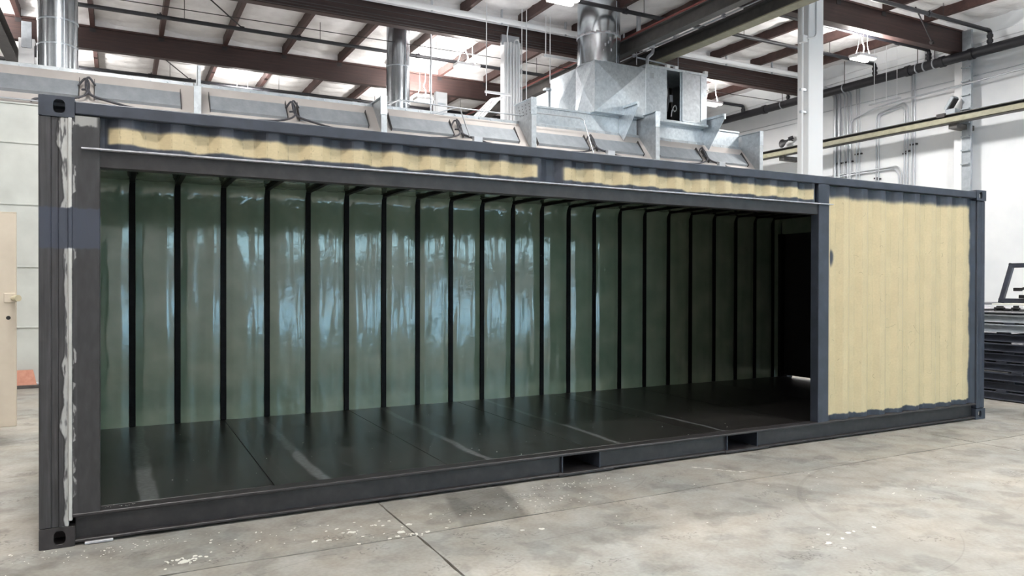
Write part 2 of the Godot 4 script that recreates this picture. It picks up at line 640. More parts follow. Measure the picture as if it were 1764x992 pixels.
# corner post: mill-scale steel, ground bright along the weld, one patch of navy paint. u over x 0..0.31, v over y 2.5..0.1
func post_material() -> StandardMaterial3D:
	var w := 256
	var h := 2048
	var n1 := noise(151, 1.0, 4)
	var out := PackedByteArray()
	out.resize(w * h * 3)
	for y in h:
		var wy := lerpf(2.5, 0.1, (y + 0.5) / h)
		for x in w:
			var wx := 0.31 * (x + 0.5) / w
			var s := 0.5 + 0.5 * n1.get_noise_3d(wx * 60.0, wy * 2.0, 5.0)  # vertical drawn streaks
			var s2 := 0.5 + 0.5 * n1.get_noise_3d(wx * 22.0, wy * 7.0, 25.0)
			var base := lerpf(34.0, 84.0, clampf(s * 0.7 + s2 * 0.35 - 0.1, 0.0, 1.0))
			if wx > 0.19:
				base = lerpf(38.0, 58.0, s2)
			var col := Vector3(base, base * 0.985, base * 1.02)
			# bright ground metal beside the weld
			var edge_l := 0.128 - 0.028 * smoothstep(-0.1, 0.55, n1.get_noise_2d(7.0, wy * 1.6)) - 0.006 * n1.get_noise_2d(17.0, wy * 8.0) - 0.012 * smoothstep(2.0, 2.45, wy)
			var edge_r := 0.166 + 0.018 * smoothstep(-0.05, 0.35, n1.get_noise_2d(27.0, wy * 5.0)) + 0.004 * n1.get_noise_2d(37.0, wy * 25.0)
			var bright := smoothstep(edge_l - 0.006, edge_l + 0.006, wx) * (1.0 - smoothstep(edge_r - 0.004, edge_r + 0.004, wx))
			if wx < 0.14:
				bright *= lerpf(0.85, 0.15, smoothstep(0.05, 0.4, n1.get_noise_2d(wx * 30.0, wy * 5.0)))
			if wx > 0.168:
				bright *= lerpf(0.75, 0.1, smoothstep(-0.1, 0.25, n1.get_noise_2d(wx * 40.0 + 5.0, wy * 9.0)))
			if wx > 0.142 and wx < 0.164:
				bright = maxf(bright, 0.92)
			var line := 1.0 - smoothstep(0.001, 0.004, absf(wx - 0.166))
			var shine := lerpf(165.0, 212.0, s2)
			col = col.lerp(Vector3(shine, shine * 0.995, shine * 0.98), bright * (1.0 - 0.6 * line))
			var darkrim := smoothstep(edge_l - 0.010, edge_l - 0.004, wx) * (1.0 - smoothstep(edge_l - 0.004, edge_l + 0.002, wx))
			col *= 1.0 - 0.4 * darkrim
			# ground patch at the head of the jamb
			if wx > 0.18 and wy > 2.40:
				var g := smoothstep(2.425, 2.44, wy + 0.012 * n1.get_noise_2d(wx * 30.0, wy * 30.0)) * (1.0 - smoothstep(0.285, 0.3, wx))
				col = col.lerp(Vector3(170, 169, 166), 0.8 * g)
			# painted patch
			var p0 := 1.72 + 0.008 * n1.get_noise_2d(wx * 25.0, 60.0)
			var p1 := 1.955 + 0.012 * n1.get_noise_2d(wx * 18.0, 80.0)
			var paint := smoothstep(p0 - 0.006, p0 + 0.006, wy) * (1.0 - smoothstep(p1 - 0.006, p1 + 0.006, wy))
			col = col.lerp(Vector3(56, 61, 74), paint * 0.96)
			var i := (y * w + x) * 3
			out[i] = clampi(int(col.x), 0, 255)
			out[i + 1] = clampi(int(col.y), 0, 255)
			out[i + 2] = clampi(int(col.z), 0, 255)
	var m := mat(Color.WHITE, 0.42)
	m.albedo_texture = tex(out, w, h)
	m.uv1_scale = Vector3(1.0 / 0.31, 1.0 / 2.4, 1.0)
	m.uv1_offset = Vector3(0, 2.5 / 2.4, 0)
	return m

# ---------------------------------------------------------------- build
func _ready() -> void:
	rng.seed = 12345
	# camera
	var cam := Camera3D.new()
	cam.name = "camera"
	var yaw := 0.485458
	var pitch := -0.005321
	var roll := 0.001943
	var fw := V(sin(yaw) * cos(pitch), sin(pitch), -cos(yaw) * cos(pitch))
	var rt := V(cos(yaw), 0, sin(yaw))
	var up := rt.cross(fw)
	cam.transform = Transform3D(Basis(rt * cos(roll) + up * sin(roll), up * cos(roll) - rt * sin(roll), -fw), V(0.4035, 1.5204, 4.9804))
	cam.fov = rad_to_deg(2.0 * atan(496.0 / 1283.33))
	cam.near = 0.05
	cam.far = 200.0
	add_child(cam)
	cam.current = true
	# sky and exposure
	var env := Environment.new()
	env.background_mode = Environment.BG_SKY
	var sky := Sky.new()
	var sm := ProceduralSkyMaterial.new()
	sm.sky_top_color = Color(0.52, 0.76, 0.90)
	sm.sky_horizon_color = Color(0.78, 0.93, 0.97)
	sm.ground_bottom_color = Color(0.5, 0.52, 0.55)
	sm.ground_horizon_color = Color(0.80, 0.88, 0.95)
	sm.sky_energy_multiplier = 2.7
	sm.ground_energy_multiplier = 1.8
	sky.sky_material = sm
	env.sky = sky
	env.tonemap_mode = Environment.TONE_MAPPER_LINEAR
	env.tonemap_exposure = 1.18
	env.sdfgi_enabled = true
	env.ssao_enabled = true
	env.ssil_enabled = true
	var we := WorldEnvironment.new()
	we.name = "world_environment"
	we.environment = env
	add_child(we)

	# sun high over the back of the building: it falls on the yard, not through the windows
	var sun := DirectionalLight3D.new()
	sun.name = "sun"
	sun.light_energy = 4.5
	sun.light_color = Color(0.96, 0.98, 1.0)
	sun.shadow_enabled = true
	sun.light_angular_distance = 0.6
	add_child(sun)
	sun.look_at_from_position(Vector3.ZERO, V(-0.35, -0.85, 0.25), Vector3.UP)

	make_materials()
	building()
	roof_structure()
	high_bays()
	container()
	booth()
	ducts()
	air_handler()
	girders()
	sprinklers()
	right_wall_fittings()
	beam_fittings()
	stack()
	left_things()
	floor_bits()

# ---------------------------------------------------------------- the hall
const ROOF_Y := 7.98
const WX := 18.65
func building() -> void:
	# floor: slabs with open joints over a sub-base
	var fl := struct_("floor", V(0, 0, 0))
	part(bx(-12, WX, -0.3, -0.03, -24, 10), "sub_base", M.iron, fl)
	var xs := [-12.0, -9.44, -3.72, 1.995, 7.72, 13.44, WX]
	var zs := [-24.0, -17.2, -11.2, -5.2, 0.72, 6.6, 10.0]
	var jn := noise(201, 1.0, 3)
	for i in xs.size() - 1:
		for j in zs.size() - 1:
			var poly := []
			# jagged edges: walk round the slab
			var g := 0.004
			var x0: float = xs[i] + g
			var x1: float = xs[i + 1] - g
			var z0: float = zs[j] + g
			var z1: float = zs[j + 1] - g
			var visible_slab: bool = (j == 3 or j == 4) and i >= 2
			var step := 0.06 if visible_slab else 2.0
			var walk := func(a: Vector2, b: Vector2, inward: Vector2) -> void:
				var len := a.distance_to(b)
				var k := int(ceil(len / step))
				for s in k:
					var p := a.lerp(b, float(s) / k)
					var jag := 0.0
					if visible_slab and s > 0:
						jag = 0.006 * maxf(0.0, jn.get_noise_2d(p.x * 9.0, p.y * 9.0)) + 0.010 * maxf(0.0, jn.get_noise_2d(p.x * 2.0 + 50.0, p.y * 2.0))
					var drift := 0.035 * jn.get_noise_1d(p.x * 0.35) if inward.y != 0.0 else 0.015 * jn.get_noise_1d(p.y * 0.5 + 30.0)
					poly.append(p + inward * jag + (Vector2(0, drift) if inward.y != 0.0 else Vector2(drift, 0)))
			# plate axes: ex = x, ey = -z so that its front looks up
			walk.call(Vector2(x0, -z1), Vector2(x1, -z1), Vector2(0, 1))
			walk.call(Vector2(x1, -z1), Vector2(x1, -z0), Vector2(-1, 0))
			walk.call(Vector2(x1, -z0), Vector2(x0, -z0), Vector2(0, -1))
			walk.call(Vector2(x0, -z0), Vector2(x0, -z1), Vector2(1, 0))
			part(MB.new().plate(PackedVector2Array(poly), V(0, -0.0125, 0), V(1, 0, 0), V(0, 0, -1), 0.025), "slab", M.concrete, fl)
	# walls
	var wr := struct_("wall_right", V(WX, 0, -7))
	part(bx(WX, WX + 0.3, 0, ROOF_Y + 0.25, -24, 10.3), "tilt_up_panel", M.white_wall, wr)
	part(bx(WX - 0.06, WX, 7.30, 7.48, -24, 10, 0.01), "ledger", M.white_wall, wr)
	var wb := struct_("wall_back", V(3, 0, -24))
	part(bx(-12.3, WX + 0.3, 0, ROOF_Y + 0.25, -24.3, -24), "tilt_up_panel", M.plain, wb)
	var wl := struct_("wall_left", V(-12, 0, -7))
	part(bx(-12.3, -12, 0, ROOF_Y + 0.25, -24, 10.3), "tilt_up_panel", M.plain, wl)
	# front wall behind the camera: two rows of openings to the daylight
	var wf := struct_("wall_front", V(3, 0, 10))
	var opens := [[4.0, 6.5], [7.6, 10.1], [11.2, 13.7], [14.8, 17.3]]
	part(bx(-12.3, WX + 0.3, 3.36, ROOF_Y + 0.25, 10, 10.3), "wall_above_windows", M.plain, wf)
	part(bx(-12.3, WX + 0.3, 1.48, 2.42, 10, 10.3), "spandrel", M.plain, wf)
	part(bx(-12.3, WX + 0.3, 0, 0.12, 10, 10.3), "plinth", M.plain, wf)
	var prev := -12.3
	for k in opens.size() + 1:
		var e: float = opens[k][0] if k < opens.size() else WX + 0.3
		part(bx(prev, e, 0.12, 1.48, 10, 10.3), "pier", M.plain, wf)
		part(bx(prev, e, 2.42, 3.36, 10, 10.3), "pier", M.plain, wf)
		if k < opens.size():
			prev = opens[k][1]
	for k in opens.size():
		var wn := struct_("window_%d" % (k + 1), V((opens[k][0] + opens[k][1]) / 2, 0.12, 10.15))
		for row in [[0.12, 1.48], [2.42, 3.36]]:
			var fr := MB.new()
			var a: float = opens[k][0]
			var b: float = opens[k][1]
			var c := (a + b) / 2
			for x in [a + 0.03, c, b - 0.03]:
				fr.box(V(x - 0.03, row[0], 10.1), V(x + 0.03, row[1], 10.2))
			for y in [row[0] + 0.03, row[1] - 0.03]:
				fr.box(V(a, y - 0.03, 10.1), V(b, y + 0.03, 10.2))
			part(fr, "window_frame", M.girder, wn)
			for s in [[a + 0.06, c - 0.03], [c + 0.03, b - 0.06]]:
				part(bx(s[0], s[1], row[0] + 0.06, row[1] - 0.06, 10.145, 10.155), "pane", M.glass, wn)
	var yard := struct_("floor_yard", V(3, -0.2, 30), "pale paving outside the window wall")
	part(bx(-40, 50, -0.3, -0.05, 10.3, 60), "paving", M.asphalt, yard)

const GL := [-6.0, -10.59, -15.57]
func roof_structure() -> void:
	var ce := struct_("ceiling", V(3, ROOF_Y, -7))
	part(bx(-12.3, WX + 0.3, ROOF_Y + 0.1, ROOF_Y + 0.25, -24.3, 10.3), "roof_deck", M.plain, ce)
	# bays between the glulams: z from, z to, phase of the purlins
	var bays := [[9.9, 3.2, 0.67], [3.0, -1.4, 0.67], [-1.4, -5.9, 0.67], [-6.1, -10.49, -0.15], [-10.69, -15.47, -0.15], [-15.67, -20.2, -0.15], [-20.3, -23.95, -0.15]]
	var cn := noise(211, 1.0, 4)
	for bi in bays.size():
		var bay: Array = bays[bi]
		var xsn := []
		var x: float = bay[2] - 1.485 * 8.0
		while x < WX - 0.5:
			if x > -11.5:
				xsn.append(x)
			x += 1.485
		for px in xsn:
			part(bx(px - 0.05, px + 0.05, 7.62, 7.86, bay[1], bay[0], 0.004), "purlin", M.purlin, ce)
		var lines := [-12.0] + xsn + [WX]
		var seen_bay: bool = bi >= 2 and bi <= 5
		for k in lines.size() - 1:
			var a: float = lines[k] + (0.05 if k > 0 else 0.0)
			var b: float = lines[k + 1] - (0.05 if k + 1 < lines.size() - 1 else 0.0)
			if b - a < 0.08:
				continue
			var sheet := func(u: float, w: float) -> Vector3:
				var z: float = lerpf(bay[0], bay[1], w)
				var rib := absf(sin(PI * z / 0.61))
				var sag := 0.075 * sin(PI * u) * (0.55 + 0.45 * rib) + 0.03 * pow(1.0 - rib, 3.0) * -1.0
				var xx := lerpf(a, b, u)
				sag += 0.02 * cn.get_noise_2d(xx * 2.2, z * 3.0) * sin(PI * u)
				return V(xx, 7.83 - sag, z)
			# rows run towards -z, so u x w points down
			part(MB.new().grid(6 if seen_bay else 2, 44 if seen_bay else 6, func(u, w): return sheet.call(1.0 - u, w)), "insulation_panel", M.insul if seen_bay else M.plain, ce)
	# glulam beams
	var who := ["dark brown glulam roof beam passing behind the square white column to the wall pilaster", "dark brown glulam roof beam with a pale pipe along its top, behind the fat duct", "reddish glulam roof beam behind the thin ducts, above the booth's far side"]
	for k in 3:
		var z: float = GL[k]
		var g := thing("glulam_beam", who[k], "beam", V(3, 7.12, z), "glulam roof beams")
		part(bx(-12, WX - 0.02, 7.12, 7.62, z - 0.1, z + 0.1, 0.008), "timber", M.wood, g)
		part(bx(-12, WX - 0.02, 7.622, 7.665, z - 0.115, z + 0.115), "nailer", M.purlin, g)
		part(bx(-12, WX - 0.02, 7.665, 7.84, z - 0.098, z + 0.098), "insulation_closure", M.insul, g, "white insulation tucked over the beam")
		for px in range(-7, 13):
			var x := (0.67 if k == 0 else -0.15) + px * 1.485
			if x > WX - 0.4 or x < -3.0:
				continue
			part(bx(x - 0.065, x + 0.065, 7.52, 7.66, z + 0.1, z + 0.108), "joist_hanger", M.iron, g)

func lamp_at(x: float, y: float, z: float, e: float, label: String, seen := true, along_x := true) -> void:
	var t := thing("high_bay_light", label, "light", V(x, y, z), "high bay lights")
	var hx := 0.3 if along_x else 0.16
	var hz := 0.16 if along_x else 0.3
	part(bx(x - hx, x + hx, y + 0.03, y + 0.10, z - hz, z + hz, 0.012), "housing", M.white, t)
	for s in [-1.0, 1.0]:
		if along_x:
			part(bx(x - hx + 0.03, x + hx - 0.03, y, y + 0.03, z + s * 0.1 - 0.05, z + s * 0.1 + 0.05, 0.006), "lens", M.lamp, t)
		else:
			part(bx(x + s * 0.1 - 0.05, x + s * 0.1 + 0.05, y, y + 0.03, z - hz + 0.03, z + hz - 0.03, 0.006), "lens", M.lamp, t)
	for s in [-1.0, 1.0]:
		part(MB.new().tube([V(x + s * hx * 0.8, y + 0.1, z), V(x + s * hx * 0.5, y + 0.35, z), V(x + s * hx * 0.5, 7.8, z)], 0.006, 5), "hanger_wire", M.white, t)
	if seen:
		part(MB.new().tube(curve([V(x, y + 0.1, z), V(x + 0.03, y + 0.3, z), V(x - 0.03, y + 0.45, z), V(x + 0.02, y + 0.65, z), V(x, 7.8, z)]), 0.012, 6), "power_cord", M.white, t)
	var l := AreaLight3D.new()
	l.name = "lamp"
	l.area_size = Vector2(hx * 2 - 0.06, hz * 2 - 0.06)
	l.light_energy = e
	l.light_color = Color(1.0, 0.988, 0.97)
	l.shadow_enabled = true
	l.position = V(0, -0.012, 0)
	l.rotation_degrees = V(-90, 0, 0)
	l.area_range = 60.0
	t.add_child(l)
	# light slots in the top of the housing
	part(bx(x - hx + 0.05, x + hx - 0.05, y + 0.10, y + 0.106, z - 0.05, z + 0.05), "upper_lens", M.lamp, t)
	var u := AreaLight3D.new()
	u.name = "upper_lamp"
	u.area_size = Vector2(hx * 2 - 0.1, 0.1) if along_x else Vector2(0.1, hz * 2 - 0.1)
	u.light_energy = e * 1.15
	u.light_color = Color(1.0, 0.988, 0.97)
	u.shadow_enabled = true
	u.position = V(0, 0.115, 0)
	u.rotation_degrees = V(90, 0, 0)
	u.area_range = 60.0
	t.add_child(u)

func high_bays() -> void:
	var e := 15.0
	lamp_at(15.56, 6.70, -6.45, e, "white high bay light on wires beside the square white column, near the wall pipe")
	lamp_at(7.80, 6.70, -11.4, e * 0.8, "twin-bar high bay light hanging between the brown beams, beside the fluted white column")
	lamp_at(8.1, 6.70, -14.95, e, "small high bay light hanging low before the reddish beam, by the thin duct")
	lamp_at(7.64, 6.72, -6.75, e * 0.45, "high bay light close under the roof beside the fat galvanised duct")
	lamp_at(-2.9, 6.70, -14.9, e, "high bay light close to the orange-lit end of the reddish beam", false)
	for x in [0.3, 7.7, 15.56]:
		for z in [-2.2, 2.2, 6.6]:
			lamp_at(x, 6.70, z, e * (0.22 if x > 10.0 and z > 0.0 else (0.8 if x < 1.0 and z > 5.0 else 1.15)), "unseen high bay light added over the booth to brighten the ceiling", false)
	for x in [-1.0, 3.6, 8.2]:  # row added out of sight to brighten the ceiling past the reddish beam
		lamp_at(x, 6.70, -18.0, e * 0.55, "unseen high bay light added behind the booth to brighten the ceiling", false)
	lamp_at(-2.3, 6.7, -12.3, e, "unseen high bay light added over the booth to brighten the ceiling", false)  # extra lamp out of frame, put in to light the ceiling between the beams
	lamp_at(0.3, 6.7, -4.6, e * 0.7, "unseen high bay light added over the booth to brighten the ceiling", false)
	lamp_at(15.56, 6.7, -11.4, e, "high bay light over the gap between booth end and white wall", false)
	for z in [-6.6, -2.2, 2.2, 6.6]:
		lamp_at(-7.0, 6.7, z, e * 0.35, "unseen high bay light added over the booth to brighten the ceiling", false)

# ---------------------------------------------------------------- the container
const L := 9.125
const H := 2.591
const ZB := -2.86   # outside of the back wall
const ZF := -2.78   # face of the foam
const FY := 0.186   # floor
const RIBS := [0.514, 0.898, 1.308, 1.72, 2.126, 2.527, 2.935, 3.322, 3.718, 4.11, 4.511, 4.906, 5.284, 5.66, 6.051, 6.448, 6.842, 7.22, 7.64, 8.04, 8.406, 8.76]

# corner casting: six plates, oval holes in its front and end
func casting(x0: float, y0: float, zf: float, end_left: bool, front: bool, p: Node) -> void:
	var b := MB.new()
	var w := 0.178
	var h := 0.118
	var d := 0.162
	var th := 0.022
	var zb := zf - d
	var hole := func(o: Vector3, ex: Vector3, ey: Vector3, hw: float, hh: float, sx: float, sy: float, cx: float) -> void:
		var k := 40
		var inner := []
		var outer := []
		for i in k:
			var a := TAU * i / k
			var c := Vector2(cos(a), sin(a))
			# stadium
			var q := Vector2(c.x * sx, c.y * sx + signf(c.y) * (sy - sx))
			inner.append(q)
			# rectangle boundary in the same direction, its corners eased
			var lim := Vector2(hw - cx if c.x > 0 else hw + cx, hh)
			var t := minf(lim.x / maxf(absf(c.x), 1e-4), lim.y / maxf(absf(c.y), 1e-4))
			outer.append(c * t)
		for i in k:
			var j := (i + 1) % k
			var ez := ex.cross(ey)
			var A: Vector3 = o + ex * (inner[i].x + cx) + ey * inner[i].y
			var B: Vector3 = o + ex * (inner[j].x + cx) + ey * inner[j].y
			var C: Vector3 = o + ex * (outer[j].x + cx) + ey * outer[j].y
			var D: Vector3 = o + ex * (outer[i].x + cx) + ey * outer[i].y
			b.quad(D, C, B, A)
			b.quad(A, B, B - ez * th, A - ez * th)
			b.quad(A - ez * th, B - ez * th, C - ez * th, D - ez * th)
	var s := 1.0 if front else -1.0
	var yc := y0 + h / 2
	var xc := x0 + w / 2
	var e := 0.012 if end_left else -0.012
	if front:
		hole.call(V(xc, yc, zf), V(1, 0, 0), V(0, 1, 0), w / 2, h / 2, 0.030, 0.042, e)
		b.box(V(x0, y0, zb), V(x0 + w, y0 + h, zb + th), 0.003)
	else:
		hole.call(V(xc, yc, zb), V(-1, 0, 0), V(0, 1, 0), w / 2, h / 2, 0.030, 0.042, -e)
		b.box(V(x0, y0, zf - th), V(x0 + w, y0 + h, zf), 0.003)
	if end_left:
		hole.call(V(x0, yc, (zf + zb) / 2), V(0, 0, 1), V(0, 1, 0), d / 2, h / 2, 0.026, 0.038, 0.0)
		b.box(V(x0 + w - th, y0, zb), V(x0 + w, y0 + h, zf - 0.001), 0.003)
	else:
		hole.call(V(x0 + w, yc, (zf + zb) / 2), V(0, 0, -1), V(0, 1, 0), d / 2, h / 2, 0.026, 0.038, 0.0)
		b.box(V(x0, y0, zb), V(x0 + th, y0 + h, zf - 0.001), 0.003)
	b.box(V(x0 + 0.001, y0, zb + 0.001), V(x0 + w - 0.001, y0 + th, zf - 0.001), 0.003)
	b.box(V(x0 + 0.001, y0 + h - th, zb + 0.001), V(x0 + w - 0.001, y0 + h, zf - 0.001), 0.003)
	part(b, "corner_casting", M.navy if (y0 > 1.0 or not end_left) else M.steel, p)

# trapezoid sheet from x0 to x1, an inner flat centred on ph
func corrugated(x0: float, x1: float, y0: float, y1: float, ph: float, zo: float, dep: float, pitch: float, own_uv: bool) -> MB:
	var b := MB.new()
	var q := pitch / 4.0
	var pr := [Vector2(x0, 0)]
	var k := floori((x0 - ph) / pitch) - 1
	var edges := []
	while ph + k * pitch - 2 * q < x1:
		var c := ph + k * pitch
		edges.append(Vector2(c - 1.5 * q, zo))
		edges.append(Vector2(c - 0.5 * q, zo - dep))
		edges.append(Vector2(c + 0.5 * q, zo - dep))
		edges.append(Vector2(c + 1.5 * q, zo))
		k += 1
	var at := func(x: float) -> float:
		for i in edges.size() - 1:
			if x >= edges[i].x and x <= edges[i + 1].x:
				return lerpf(edges[i].y, edges[i + 1].y, (x - edges[i].x) / (edges[i + 1].x - edges[i].x))
		return zo
	pr[0].y = at.call(x0)
	for e in edges:
		if e.x > x0 + 0.002 and e.x < x1 - 0.002:
			pr.append(e)
	pr.append(Vector2(x1, at.call(x1)))
	# ease each bend with a short facet
	var out := [pr[0]]
	for i in range(1, pr.size() - 1):
		out.append(pr[i].move_toward(pr[i - 1], 0.007))
		out.append(pr[i].move_toward(pr[i + 1], 0.007))
	out.append(pr[-1])
	for i in out.size() - 1:
		var a: Vector2 = out[i]
		var c: Vector2 = out[i + 1]
		if own_uv:
			var ua := (a.x - x0) / (x1 - x0)
			var uc := (c.x - x0) / (x1 - x0)
			b.quad_uv(V(a.x, y0, a.y), V(c.x, y0, c.y), V(c.x, y1, c.y), V(a.x, y1, a.y), Vector2(ua, 1), Vector2(uc, 1), Vector2(uc, 0), Vector2(ua, 0))
		else:
			b.quad(V(a.x, y0, a.y), V(c.x, y0, c.y), V(c.x, y1, c.y), V(a.x, y1, a.y))
		b.quad(V(c.x, y0, c.y - 0.003), V(a.x, y0, a.y - 0.003), V(a.x, y1, a.y - 0.003), V(c.x, y1, c.y - 0.003))
	return b

func container() -> void:
	var t := thing("shipping_container", "long dark steel shipping container with an open side, cream corrugated end and green foam lining", "container", V(L / 2, 0, ZB / 2))
	# castings
	for y in [0.0, H - 0.118]:
		casting(0, y, 0, true, true, t)
		casting(L - 0.178, y, 0, false, true, t)
		casting(0, y, ZB + 0.162, true, false, t)
		casting(L - 0.178, y, ZB + 0.162, false, false, t)
	# left corner post: outer plate, recess, weld bead, jamb plate
	var po := MB.new()
	var ytop := H - 0.118
	po.box(V(0, 0.118, -0.16), V(0.062, ytop, -0.002), 0.006)
	po.box(V(0.060, 0.118, -0.16), V(0.098, ytop, -0.010), 0.004)
	po.box(V(0.096, 0.118, -0.16), V(0.146, ytop, -0.004), 0.004)
	part(po, "corner_post", M.post, t, "streaked bare steel corner post with bright ground weld line")
	part(bx(0.144, 0.166, 0.150, ytop + 0.0, -0.12, 0.006, 0.005), "weld_bead", M.post, t, "bright ground weld running up the corner post")
	part(bx(0.164, 0.306, FY - 0.02, ytop + 0.018, -0.10, -0.004, 0.004), "jamb_plate", M.post, t)
	# right corner post and rear posts
	var pr := MB.new()
	pr.box(V(8.985, 0.118, -0.15), V(9.05, ytop, -0.012), 0.008)
	pr.box(V(9.045, 0.118, -0.15), V(L - 0.006, ytop, -0.004), 0.012)
	part(pr, "corner_post", M.navy, t)
	part(bx(0, 0.12, 0.118, ytop, ZB + 0.004, ZB + 0.12, 0.006), "corner_post", M.navy, t)
	part(bx(L - 0.12, L - 0.004, 0.118, ytop, ZB + 0.004, ZB + 0.12, 0.006), "corner_post", M.navy, t)
	# bottom rail: sill lip, web with two fork pockets, foot flange
	part(bx(0.155, L - 0.17, 0.165, FY, -0.11, 0.0, 0.005), "sill", M.steel, t)
	var pk := [[3.50, 3.857], [5.237, 5.607]]
	var segs := [[0.176, 3.50], [3.857, 5.237], [5.607, L - 0.176]]
	for s in segs:
		part(bx(s[0], s[1], 0.03, 0.165, -0.085, -0.05, 0.004), "rail_web", M.steel, t)
		part(bx(s[0], s[1], 0.017, 0.034, -0.12, -0.004, 0.004), "foot_flange", M.steel, t)
	for q in pk:
		var b := MB.new()
		for x in q:
			b.box(V(x - 0.006, 0.03, -0.9), V(x + 0.006, 0.165, -0.028), 0.002)
		b.box(V(q[0], 0.158, -0.9), V(q[1], 0.166, -0.05))
		part(b, "fork_pocket", M.navy, t)
		part(bx(q[0] - 0.05, q[1] + 0.11, 0.012, 0.032, -0.9, 0.004, 0.003), "pocket_floor_plate", M.steel, t)
	part(bx(0.17, L - 0.17, 0.02, 0.16, ZB + 0.02, ZB + 0.07), "rear_rail", M.steel, t)
	for x in [0.03, L - 0.09]:
		part(bx(x, x + 0.06, 0.02, 0.16, ZB + 0.16, -0.16), "end_rail", M.steel, t)
	for k in 22:
		part(bx(0.45 + k * 0.39, 0.5 + k * 0.39, 0.04, 0.15, ZB + 0.07, -0.9), "cross_member", M.steel, t)
	# top rail, header and its lip
	part(bx(0.176, L - 0.176, 2.497, 2.572, -0.07, -0.004, 0.006), "top_rail", M.navy, t)
	part(bx(0.176, L - 0.176, 2.50, 2.572, ZB + 0.004, ZB + 0.07, 0.006), "top_rail", M.navy, t)
	part(bx(0.300, 6.395, 2.199, 2.296, -0.105, -0.020, 0.004), "header_beam", M.steel, t)
	part(bx(0.211, 6.562, 2.296, 2.306, -0.11, 0.022, 0.002), "header_lip", M.bare, t, "thin bright steel lip over the opening")
	# post between the opening and the cream panel
	part(bx(6.388, 6.535, 0.176, 2.499, -0.105, -0.008, 0.005), "jamb_post", M.navy, t)
	part(bx(6.34, 6.39, 2.306, 2.497, -0.075, -0.066), "backing_plate", M.black, t)
	# corrugated sheets
	part(corrugated(0.306, 6.345, 2.30, 2.50, 0.583, -0.022, 0.045, 0.2815, true), "corrugated_panel", M.strip, t, "cream primed strip of corrugated steel with navy sprayed edges")
	part(corrugated(6.54, 9.0, 0.165, 2.49, 6.655, -0.020, 0.045, 0.2815, true), "corrugated_panel", M.panel, t, "cream corrugated side panel with scratches and navy sprayed edges")
	part(bx(6.535, 8.99, 0.165, 2.499, -0.105, -0.085), "inner_lining", M.foam, t)
	var rear := corrugated(0.1, L - 0.1, 0.15, 2.52, 0.3, ZB + 0.045, 0.036, 0.2815, false)
	part(rear, "rear_sheet", M.navy, t)
	# roof and ends
	part(bx(0.06, L - 0.06, 2.545, 2.565, ZB + 0.06, -0.06), "roof_sheet", M.navy, t)
	part(bx(0.02, 0.05, 0.15, 2.52, ZB + 0.12, -0.15), "end_sheet", M.navy, t)
	part(bx(0.052, 0.12, FY, 2.5, ZB + 0.08, -0.15), "end_lining", M.foam, t)
	# floor sheets
	var seams := [0.05, 1.312, 2.548, 3.793, 5.035, 6.28, 7.52, 8.97]
	for k in seams.size() - 1:
		part(bx(seams[k] + 0.0025, seams[k + 1] - 0.0025, FY - 0.012, FY, ZF - 0.03, -0.108, 0.0015), "floor_sheet", M.inner_floor, t)
	part(bx(0.05, 9.0, FY - 0.05, FY - 0.013, ZB + 0.06, -0.11), "sub_floor", M.black, t)
	# back wall lining
	var fn := noise(301, 1.0, 4)
	var fn2 := noise(303, 1.0, 3)
	var wall := Node3D.new()
	wall.name = "back_wall"
	t.add_child(wall, true)
	wall.position = V(0, 0, ZF) - t.position
	var lines := [0.12] + RIBS + [8.93]
	for k in lines.size() - 1:
		var a: float = lines[k] + (0.026 if k > 0 else 0.0)
		var b: float = lines[k + 1] - (0.026 if k + 1 < lines.size() - 1 else 0.0)
		var surf := func(u: float, w: float) -> Vector3:
			var x := lerpf(a, b, u)
			var y := lerpf(FY - 0.002, 2.475, w)
			var e := minf(u, 1.0 - u) * (b - a)
			var rough := fn.get_noise_2d(x * 12.0 + k * 7.0, y * 12.0)
			var bulge := 0.014 * smoothstep(0.0, 0.07, e)
			var lump := 0.008 * fn2.get_noise_2d(x * 3.6 + k * 3.1, y * 0.35 + k * 9.7) + 0.0012 * fn2.get_noise_2d(x * 10.0 + k * 5.0, y * 2.0)
			var creep := 0.010 * maxf(0.0, fn.get_noise_2d(y * 9.0, k * 13.0 + (0.0 if u < 0.5 else 50.0)))
			if u < 0.001:
				x -= creep
			elif u > 0.999:
				x += creep
			# folds where the wall meets ceiling and floor
			var fold := 0.05 * pow(maxf(0.0, (y - 2.36) / 0.115), 2.0)
			var crease := 0.006 * rough * (1.3 * smoothstep(2.2, 2.36, y) + 0.3 * smoothstep(0.6, 0.3, y) + 0.03)
			return V(x, y, ZF - 0.012 + bulge + lump + crease + fold)
		part(MB.new().grid(14, 90, surf), "foam_panel", M.foam, wall)
	for x in RIBS:
		part(bx(x - 0.0255, x + 0.0255, FY, 2.455, ZB + 0.05, ZF + 0.006, 0.003), "stud", M.stud, wall)
	# ceiling lining
	var top := Node3D.new()
	top.name = "ceiling_lining"
	t.add_child(top, true)
	top.position = V(0, 2.47, 0) - t.position
	for k in lines.size() - 1:
		var a: float = lines[k] + (0.024 if k > 0 else 0.0)
		var b: float = lines[k + 1] - (0.024 if k + 1 < lines.size() - 1 else 0.0)
		var surf := func(u: float, w: float) -> Vector3:
			var x := lerpf(b, a, u)
			var z := lerpf(-0.106, ZF, w)
			var e := minf(u, 1.0 - u) * (b - a)
			return V(x, 2.478 - 0.010 * smoothstep(0.0, 0.08, e) - 0.008 * fn2.get_noise_2d(x * 4.0, z * 3.0) - 0.006 * fn.get_noise_2d(x * 12.0, z * 12.0), z)
		part(MB.new().grid(8, 40, surf), "foam_panel", M.foam, top)
